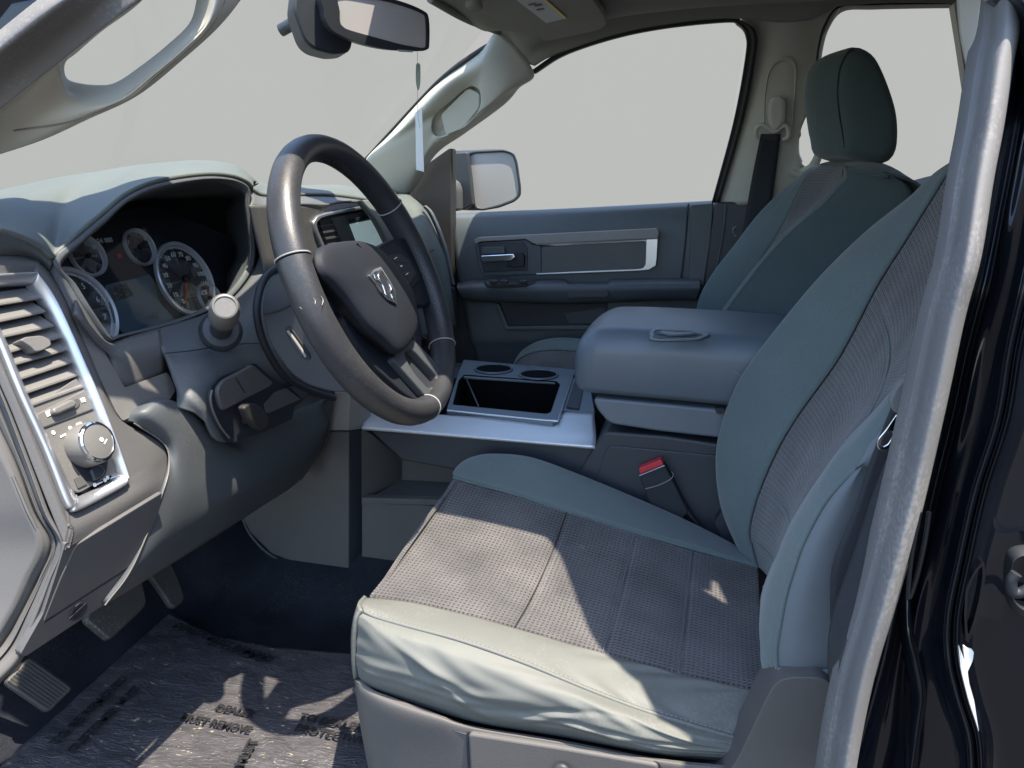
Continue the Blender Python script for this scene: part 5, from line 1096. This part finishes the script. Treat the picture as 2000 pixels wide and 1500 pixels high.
sheet('stack_side', [E0, E1, E2], M['dash2'], da, nu=30, nv=14, keep=True, th=.005)
slab('stack_face', X_(-.775, (622, 425), (720, 405), (830, 470), (835, 700), (640, 600)), (-.01, 0, 0), M['dark'], da, bevel=0)
fr_o = [(640, 415), (669, 409), (719, 401), (745, 398), (800, 480), (760, 560), (700, 560), (645, 540), (630, 484), (616, 450), (613, 434), (622, 421)]
fr_i = [(642, 422), (669, 416), (720, 407), (742, 404), (792, 480), (752, 552), (700, 552), (650, 535), (637, 484), (622, 450), (619, 436), (627, 427)]
slab('silver_surround', roundp(X_(-.762, *fr_o), .006), (-.014, 0, 0), M['satin'], da, bevel=.002, hole=roundp(X_(-.762, *fr_i), .006))
cv = slab('centre_vent', roundp(X_(-.77, (624, 430), (648, 425), (672, 472), (668, 485), (640, 488)), .004), (-.006, 0, 0), M['black'], da, bevel=0)
for k in range(4):
    slab('vent_slat', X_(-.768, (626+5*k, 440+12*k), (654+5*k, 436+12*k), (655+5*k, 439+12*k), (627+5*k, 444+12*k)), (-.006, 0, 0), M['dash'], cv, bevel=0)
slab('screen_surround', roundp(X_(-.767, (648, 426), (672, 420), (727, 410), (745, 425), (762, 480), (700, 500), (672, 480)), .004), (-.01, 0, 0), M['dash'], da, bevel=.002)
slab('radio_slot', roundp(X_(-.765, (682, 429), (723, 420), (724.5, 424), (684, 435)), .001), (-.004, 0, 0), M['black'], da, bevel=0)
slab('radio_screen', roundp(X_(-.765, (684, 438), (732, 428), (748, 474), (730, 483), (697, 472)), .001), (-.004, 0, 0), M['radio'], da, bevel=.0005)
# ---- passenger side of the dash
q0 = [(700, 392), (730, 430), (765, 500), (800, 570), (830, 660)]
q1 = [(762, 384), (800, 425), (825, 480), (842, 530), (856, 640)]
q2 = [(797, 381), (824, 410), (846, 470), (862, 530), (876, 640)]
q3 = [(822, 393), (842, 424), (862, 476), (876, 530), (892, 640)]
sheet('passenger_dash', [[x(a, b, -.74+.012*i) for i, (a, b) in enumerate(q0)], [x(a, b, c) for (a, b), c in zip(q1, (-.82, -.75, -.71, -.70, -.70))], [x(a, b, c) for (a, b), c in zip(q2, (-.84, -.76, -.72, -.71, -.71))], [x(a, b, c) for (a, b), c in zip(q3, (-.86, -.80, -.76, -.745, -.74))]], M['dashtop'], da, nu=50, nv=30, keep=True, th=.006)
sheet('passenger_top', [X_(-1.0, (745, 385), (770, 377), (797, 379), (818, 388)), X_(-.84, (700, 392), (762, 382), (797, 380), (822, 393))], M['dash'], da, nu=20, nv=6, keep=True, th=.005)
o = sheet('silver_strip', [X_(-.745, (829, 402), (840, 415), (856, 450), (870, 492), (881, 535), (886, 556)), X_(-.75, (833, 401), (846, 415), (861, 448), (875, 490), (885, 535), (889, 556))], M['satin'], da, nu=40, nv=5, keep=True, th=.006)
tube('glovebox_gap', X_(-.695, (822, 497), (835, 492), (846, 488)), .0025, M['black'], da, n=8, seg=6)
slab('dash_foot', roundp(X_(-.74, (800, 560), (890, 560), (895, 600), (900, 640), (860, 680), (800, 640)), .01), (-.02, 0, 0), M['dark'], da, bevel=.006)
slab('passenger_footwell_back', [V(-1.1, .9, 1.3), V(-1.1, 1.64, 1.3), V(-.95, 1.64, .8), V(-.95, .9, .8)], (-.01, 0, 0), M['carpet'], da, bevel=0)
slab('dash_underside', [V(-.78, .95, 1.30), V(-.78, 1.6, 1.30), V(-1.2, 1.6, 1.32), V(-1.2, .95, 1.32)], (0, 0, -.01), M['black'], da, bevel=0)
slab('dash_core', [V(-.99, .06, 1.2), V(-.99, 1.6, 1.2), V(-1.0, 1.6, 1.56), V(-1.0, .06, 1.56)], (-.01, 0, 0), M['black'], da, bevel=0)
# ---- foot of the centre stack, left of the console
slab('stack_cheek', ys(.725, (652, 766), (684, 766), (682, 841), (636, 841)), (0, .05, 0), M['lite'], da, bevel=.002)
slab('stack_cheek', [y(684, 766, .726), y(703, 768, .75), y(704, 838, .75), y(682, 841, .726)], (0, .05, 0), M['lite'], da, bevel=.001)
slab('stack_foot', roundp(ys(.728, (632, 843), (682, 843), (681, 1112), (600, 1107), (530, 1082), (488, 1040), (468, 1000), (560, 900)), .006), (0, .04, 0), M['base'], da, bevel=.003)
slab('stack_foot_side', [y(682, 843, .729), y(706, 840, .755), y(706, 1108, .76), y(681, 1112, .73)], (0, .02, 0), M['dark'], da, bevel=0)
tube('stack_edge', [y(470, 1003, .732), y(490, 1045, .73), y(532, 1086, .73), (y(600, 1110, .73)), y(681, 1115, .73)], .004, M['dark'], da, n=30, seg=8)
slab('knee_inner_end', [y(655, 768, .70), y(640, 868, .70), y(588, 940, .68), y(560, 900, .66), y(600, 820, .68)], (-.01, .01, 0), M['black'], da, bevel=0)

# ================================================================ pedals
def pedal(nm, lab, cat, pts, Xv, n, th, m, loc):
    t = root(nm, lab, cat, loc); n = V(*n).normalized()
    P = [pl(a, b, V(Xv, .4, .9), n) for a, b in pts]
    slab('pedal_pad', roundp(P, .008), -n*th, m, t, bevel=.004, seg=3)
    return t, n, P
t, n, P = pedal('brake_pedal', 'wide dusty rubber brake pedal hanging under the dashboard', 'pedal', ((196, 1150), (272, 1105), (280, 1140), (288, 1178), (276, 1194), (216, 1250), (168, 1210)), -.93, (.85, -.1, .5), .018, M['pedal'], (-.93, .35, .9))
tube('pedal_arm', [sum(P, V(0, 0, 0))/len(P)-n*.02, V(-1.0, .38, 1.1), V(-1.02, .38, 1.25)], .010, M['rubber'], t, n=16)
t, n, P = pedal('accelerator_pedal', 'narrow tapering accelerator pedal between brake and centre tunnel', 'pedal', ((290, 1120), (332, 1092), (350, 1130), (362, 1166), (358, 1176), (344, 1188), (334, 1184), (312, 1150)), -.96, (.85, -.1, .5), .014, M['pedal'], (-.96, .5, .88))
tube('pedal_arm', [P[0]-n*.015, V(-1.05, .55, 1.1), V(-1.06, .55, 1.25)], .008, M['rubber'], t, n=16)
t, n, P = pedal('parking_brake_pedal', 'ribbed black parking brake pedal at the lower left of the footwell', 'pedal', ((58, 1282), (144, 1343), (95, 1392), (8, 1332)), -.86, (.75, -.35, .55), .022, M['pedal'], (-.86, .15, .95))
a0_, a1_, a2_, a3_ = P
for k in range(9):
    s = .08+.84*k/8
    tube('pedal_rib', [a0_.lerp(a3_, s)+n*.0005+(a1_-a0_)*.04, a1_.lerp(a2_, s)+n*.0005-(a1_-a0_)*.06], .0016, M['rubber'], t, n=4, seg=6)
tube('pedal_arm', [a0_.lerp(a3_, .5)-n*.012, V(-1.05, .12, 1.1)], .012, M['rubber'], t, n=8)

# ================================================================ protective film on the floor mat
fm_ = root('floor_film', 'crumpled protective plastic film with printed words over the driver floor mat, partly sunlit', 'floor film', (-.65, .35, .8))
oz = .803
top_ = [z(a, b, oz) for a, b in ((330, 1197), (380, 1222), (430, 1243), (520, 1261), (600, 1269), (700, 1277), (820, 1285))]
bt = [z(a, b, oz) for a, b in ((-70, 1560), (60, 1600), (200, 1640), (330, 1660), (470, 1670), (600, 1680), (820, 1700))]
mid1 = [p.lerp(q, .45) for p, q in zip(top_, bt)]
def crump(v, u, p):
    return V(0, 0, .0012*math.sin(p.x*40+4*math.sin(p.y*21))*math.sin(p.y*31+3*math.sin(p.x*17))+.0003*math.sin(p.x*110+p.y*70+3*math.sin(p.y*40)))
sheet('film_sheet', [top_, mid1, bt], M['film'], fm_, nu=120, nv=80, keep=True, th=.0012, disp=crump)
print_m = mat('faded_black_print', (.012, .012, .014), .5, bump=0, var=.3, blot=40)
def ft(s, a, b, size, up=1):
    p = z(*a, oz+.006); q = z(*b, oz+.006); xd = (q-p).normalized(); yd = V(0, 0, 1).cross(xd)
    text('film_print', s, (p+q)/2, xd, yd, size, print_m, fm_, ext=.0006)
ft('TO DEALER', (592, 1400), (700, 1421), .021); ft('PROTECTIVE', (585, 1422), (705, 1446), .021)
ft('MUST REMOVE', (345, 1398), (500, 1428), .019); ft('DEALER', (400, 1376), (520, 1400), .020)
ft('TO BE REMOVED', (105, 1452), (245, 1322), .022); ft('CUSTOMER MUST', (130, 1475), (275, 1335), .02)
ft('DEALER MUST REMOVE', (350, 1225), (520, 1285), .024); ft('BY CUSTOMER', (372, 1245), (560, 1300), .02); ft('MUST', (465, 1500), (500, 1440), .022)

# ================================================================ driver side opening: pillar, seal, painted jamb
dp = root('windscreen_pillar', 'pale grey near windscreen pillar with a large open grab handle, top left', 'pillar', (-.75, .2, 1.6))
hole = [(128, 122), (128, 148), (145, 160), (190, 166), (228, 160), (280, 125), (330, 85), (370, 45), (384, 0), (395, -60), (350, -75), (270, 8), (200, 60), (150, 103)]
rec = [(113, 118), (112, 160), (128, 202), (185, 208), (245, 190), (300, 145), (352, 102), (402, 52), (420, 0), (432, -75), (340, -90), (262, 2), (192, 54), (142, 96)]
out_ = [(64, 166), (-110, 300), (-110, 330), (60, 282), (172, 233), (270, 186), (362, 112), (424, 56), (470, 0), (530, -90), (380, -120), (262, -6), (188, 48), (140, 92)]
Hh = [y(a, b, .235) for a, b in hole]; Rc = [y(a, b, .205) for a, b in rec]; Oo = [y(a, b, c+.005) for (a, b), c in zip(out_, (.16, .16, .20, .215, .225, .23, .235, .24, .24, .26, .2, .17, .165, .16))]
r15 = [h.lerp(o_, .45)+V(0, .0, 0) for h, o_ in zip(Hh, Rc)]
r25 = [a.lerp(b, .45) for a, b in zip(Rc, Oo)]
sheet('pillar_trim', [Hh, r15, Rc, r25, Oo], M['beige'], dp, nu=120, nv=33, closed_u=True, keep=True, th=.004)
tube('trim_seam', [p.lerp(q, .4)+V(0, -.001, 0) for p, q in zip(Rc[2:9], Oo[2:9])], .0011, M['lite'], dp, n=60, seg=6)
slab('pillar_back', [V(-1.1, .03, 1.62), V(-1.0, .12, 1.64), V(-.86, .13, 1.76), V(-.90, .07, 1.76)], (-.01, .0, 0), M['dark'], dp, bevel=0)
slab('pillar_outer', [V(-1.12, .0, 1.58), V(-1.05, .04, 1.58), V(-.8, .15, 1.79), V(-.66, .21, 1.93), V(-.62, .24, 2.04), V(-.66, .2, 2.04), V(-.85, .1, 1.86)], (0, .012, 0), M['paint'], dp, bevel=0)

ds2 = root('door_opening_seal', 'long grey rubber door seal curving round the driver door opening, sunlit at right', 'door seal', (.1, 0, .9))
# along the windscreen pillar
s_a = [[y(a, b, c+.095+(.04 if b < -50 else 0)) for a, b, c in q] for q in (((-160, 170, -.01), (-60, 105, 0), (75, -2, .01), (200, -95, .03)), ((-160, 195, -.02), (-60, 128, -.015), (100, -2, -.005), (230, -100, .02)), ((-160, 215, -.02), (-60, 150, -.015), (130, -2, -.005), (255, -100, .02)),
        ((-160, 232, -.0), (-60, 172, .005), (165, -2, .015), (290, -105, .035)), ((-160, 280, .025), (-60, 215, .03), (215, -2, .04), (340, -105, .06)), ((-160, 345, .035), (-60, 262, .04), (272, -2, .05), (400, -105, .07)))]
sheet('pillar_seal', s_a, M['seal'], ds2, nu=30, nv=34, th=.004)
slab('seal_shadow_gap', [y(a, b, .115) for a, b in ((-100, 110), (-20, 52), (20, 4), (78, -6), (110, -6), (-40, 140))], (0, .02, 0), M['paint'], ds2, bevel=.004)
# over the top (beyond the frame) to the door pillar
rail = [y(215, -75, .20), V(-.60, .22, 1.91), V(-.55, .25, 1.935), V(-.46, .275, 1.955), V(-.36, .345, 1.965), V(-.225, .415, 1.97), V(-.08, .43, 1.97), V(.01, .385, 1.96), V(.065, .265, 1.93), V(.10, .16, 1.87), V(.145, .12, 1.84)]
tube('roof_seal', rail, .022, M['seal'], ds2, n=70, seg=14)
ra = spline(rail[1:], 60); rb_ = [V(p.x, max(p.y, .2)+.01, 2.06) for p in ra]
sheet('roof_rail', [ra, [p.lerp(q, .5)+V(0, -.005, 0) for p, q in zip(ra, rb_)], rb_], M['head'], ds2, nu=60, nv=10, keep=True, th=.01)
slab('dash_shade_blocker', [V(*p, 1.97) for p in ((-.775, .03), (-.775, .15), (-.765, .25), (-.715, .34), (-.56, .37), (-.50, .30), (-.54, .255), (-.59, .21), (-.645, .165), (-.70, .125), (-.74, .07))], (0, 0, .05), M['head'], ds2, bevel=0)  # unseen slab added to shade the dash, outline shaped to that shadow
slab('rear_door_blocker', [V(.20, .06, 1.76), V(.16, .065, 1.815), V(.11, .14, 1.87), V(.08, .25, 1.92), V(.04, .40, 1.99), V(.01, .43, 2.06), V(.249, .42, 2.06), V(.250, .355, 1.95), V(.175, .367, 1.925), V(.262, .308, 1.88), V(.27, .345, 1.95), V(.2695, .42, 2.06), V(1.3, .30, 2.06), V(1.3, .06, 1.5), V(1.3, .05, .8), V(.32, .05, .8), V(.26, .05, 1.5)], (0, .03, 0), M['paint'], ds2, bevel=0)  # unseen; front edge and notch shaped to shade and light the seat
def YS(py): return .10*max(0, (520-py)/520)**1.2-.0*max(0, py-1000)/500
sl_ = [(1914, -30), (1908, 60), (1895, 122), (1876, 245), (1856, 350), (1832, 500), (1800, 620), (1762, 800), (1716, 1000), (1670, 1180), (1628, 1330), (1598, 1500), (1588, 1620)]
def col(off, dY, dX=0):
    out = []
    for (a, b) in sl_:
        wdt = 84 if b < 1000 else max(72, 84-(b-1000)*.02)
        out.append(y(a+off*wdt, b, YS(b)+dY)+V(dX, 0, 0))
    return out
sheet('pillar_seal', [col(-.10, .08), col(0, .052), col(.12, .034), col(.2, .03), col(.32, .022), col(.45, -.002), col(.62, -.016), col(.78, -.018), col(.92, -.012), col(1.0, .0), col(1.02, .02)], M['seal'], ds2, nu=80, nv=70, keep=True, th=.003)
# pillar trim between seat and seal
dt2 = root('door_pillar', 'grey inner trim of the near door pillar squeezed between driver seat and door seal', 'pillar', (.2, .1, 1.2))
il = [(1867, -30), (1868, 0), (1874, 70), (1889, 150), (1890, 240)]
sheet('upper_trim', [yv((1868, -30, .2), (1868, 0, .2), (1874, 70, .19), (1889, 150, .17), (1889, 200, .165)), yv((1925, -30, .14), (1920, 0, .14), (1912, 70, .13), (1900, 130, .12), (1890, 205, .11))], M['beige'], dt2, nu=20, nv=8, keep=True, th=.004)
sheet('lower_trim', [yv((1745, 860, .12), (1705, 960, .12), (1672, 1060, .12), (1625, 1200, .12), (1616, 1300, .12), (1628, 1400, .12), (1600, 1560, .12)), yv((1775, 860, .04), (1745, 960, .04), (1712, 1060, .04), (1672, 1200, .04), (1640, 1300, .04), (1625, 1400, .04), (1600, 1560, .04))], M['dark'], dt2, nu=40, nv=8, keep=True, th=.004)

# painted body side behind the seal
bj = root('body_pillar', 'glossy black painted body pillar at the right with pressed flanges, slot and striker', 'body pillar', (.3, -.02, .9))
def e(pts, Yv): return [y(a, b, Yv+.0*i) for i, (a, b) in enumerate(pts)]
ys_ = [-30, 120, 260, 400, 540, 680, 820, 960, 1100, 1200, 1280, 1360, 1440, 1520, 1620]
seal_r = [(2000, -30), (1990, 120), (1965, 260), (1938, 400), (1908, 540), (1872, 680), (1840, 820), (1806, 960), (1776, 1100), (1753, 1200), (1736, 1280), (1715, 1360), (1692, 1440), (1670, 1520), (1655, 1620)]
line1 = [(2080, -30), (2068, 120), (2050, 260), (2026, 400), (2000, 540), (1968, 680), (1944, 820), (1900, 960), (1868, 1100), (1848, 1200), (1847, 1280), (1864, 1360), (1888, 1440), (1893, 1520), (1893, 1620)]
def off(L_, d): return [(a+d, b) for a, b in L_]
def lerp(A, B, t): return [(a[0]*(1-t)+b[0]*t, a[1]) for a, b in zip(A, B)]
def ey(L_, f): return [y(a, b, f(b)) for a, b in L_]
yt = lambda b: .10*max(0, (520-b)/520)**1.2
colsP = [ey(off(seal_r, -6), lambda b: yt(b)+.02), ey(off(seal_r, 6), lambda b: yt(b)+.045), ey(lerp(seal_r, line1, .22), lambda b: yt(b)+.05), ey(lerp(seal_r, line1, .36), lambda b: yt(b)+.030+.008*math.sin(b/70)),
         ey(lerp(seal_r, line1, .55), lambda b: yt(b)+.024), ey(lerp(seal_r, line1, .8), lambda b: yt(b)+.018), ey(off(line1, -8), lambda b: yt(b)+.006), ey(line1, lambda b: yt(b)-.012), ey(off(line1, 7), lambda b: yt(b)-.013),
         ey(off(line1, 13), lambda b: yt(b)+.004), ey(off(line1, 19), lambda b: yt(b)-.002), ey(off(line1, 26), lambda b: yt(b)-.004), ey(off(line1, 38), lambda b: yt(b)+.022), ey(off(line1, 90), lambda b: yt(b)+.03), ey(off(line1, 220), lambda b: yt(b)+.02), ey(off(line1, 600), lambda b: yt(b)-.05)]
sheet('painted_jamb', colsP, M['paint'], bj, nu=90, nv=150, keep=True, th=.003)
tube('flange_crease', [y(a, b, -.004) for a, b in ((1797, 1000), (1780, 1090), (1774, 1170), (1790, 1130), (1806, 1060), (1815, 1000))], .0018, M['paint'], bj, n=60, seg=8)
sheet('sill_flange', [yv((1752, 1160, .03), (1758, 1240, .025), (1768, 1300, .02), (1778, 1360, .02), (1770, 1430, .02), (1765, 1520, .02)), yv((1772, 1160, .022), (1775, 1240, .012), (1790, 1300, .008), (1799, 1360, .008), (1790, 1430, .008), (1778, 1520, .008)), yv((1782, 1160, .03), (1790, 1240, .025), (1800, 1300, .02), (1810, 1360, .02), (1800, 1430, .02), (1790, 1520, .02))], M['paint'], bj, nu=40, nv=12, keep=True, th=.002)
so_ = [(1919, 1097), (1923, 1100), (1925, 1124), (1918, 1175), (1905, 1225), (1892, 1256), (1886, 1250), (1883, 1200), (1886, 1150), (1900, 1120)]
si_ = [(1917, 1106), (1919, 1110), (1919, 1128), (1912, 1172), (1900, 1218), (1892, 1240), (1890, 1235), (1888, 1200), (1891, 1155), (1903, 1125)]
slab('slot_rim', roundp(ys(.0, *so_), .002), (0, .01, 0), M['paint'], bj, bevel=.0015, hole=roundp(ys(.0, *si_), .002))
slab('painted_reflection', roundp(ys(-.004, (1872, 1259), (1880, 1280), (1884, 1290), (1882, 1262), (1890, 1268), (1902, 1272), (1900, 1290), (1890, 1312), (1893, 1335), (1903, 1370), (1912, 1430), (1904, 1420), (1892, 1370), (1880, 1330), (1876, 1300)), .0015), (0, .003, 0), M['white'], bj, bevel=.0005)  # reflected light on the jamb, painted as a thin white slab
sk = root('door_striker', 'dark metal door striker bracket on the black painted panel at the right edge', 'striker', (.35, 0, 1.25))
slab('striker_plate', roundp(ys(.012, (1972, 1075), (2050, 1066), (2060, 1205), (2000, 1212), (1968, 1185), (1964, 1120)), .008), (0, .008, 0), M['black'], sk, bevel=.002, hole=roundp(ys(.005, (1982, 1090), (2040, 1082), (2045, 1190), (2004, 1196), (1980, 1175), (1976, 1125)), .008))
tube('striker_loop', ys(-.01, (1985, 1120), (1975, 1135), (1978, 1155), (1992, 1158), (2010, 1150)), .004, M['black'], sk, n=24)
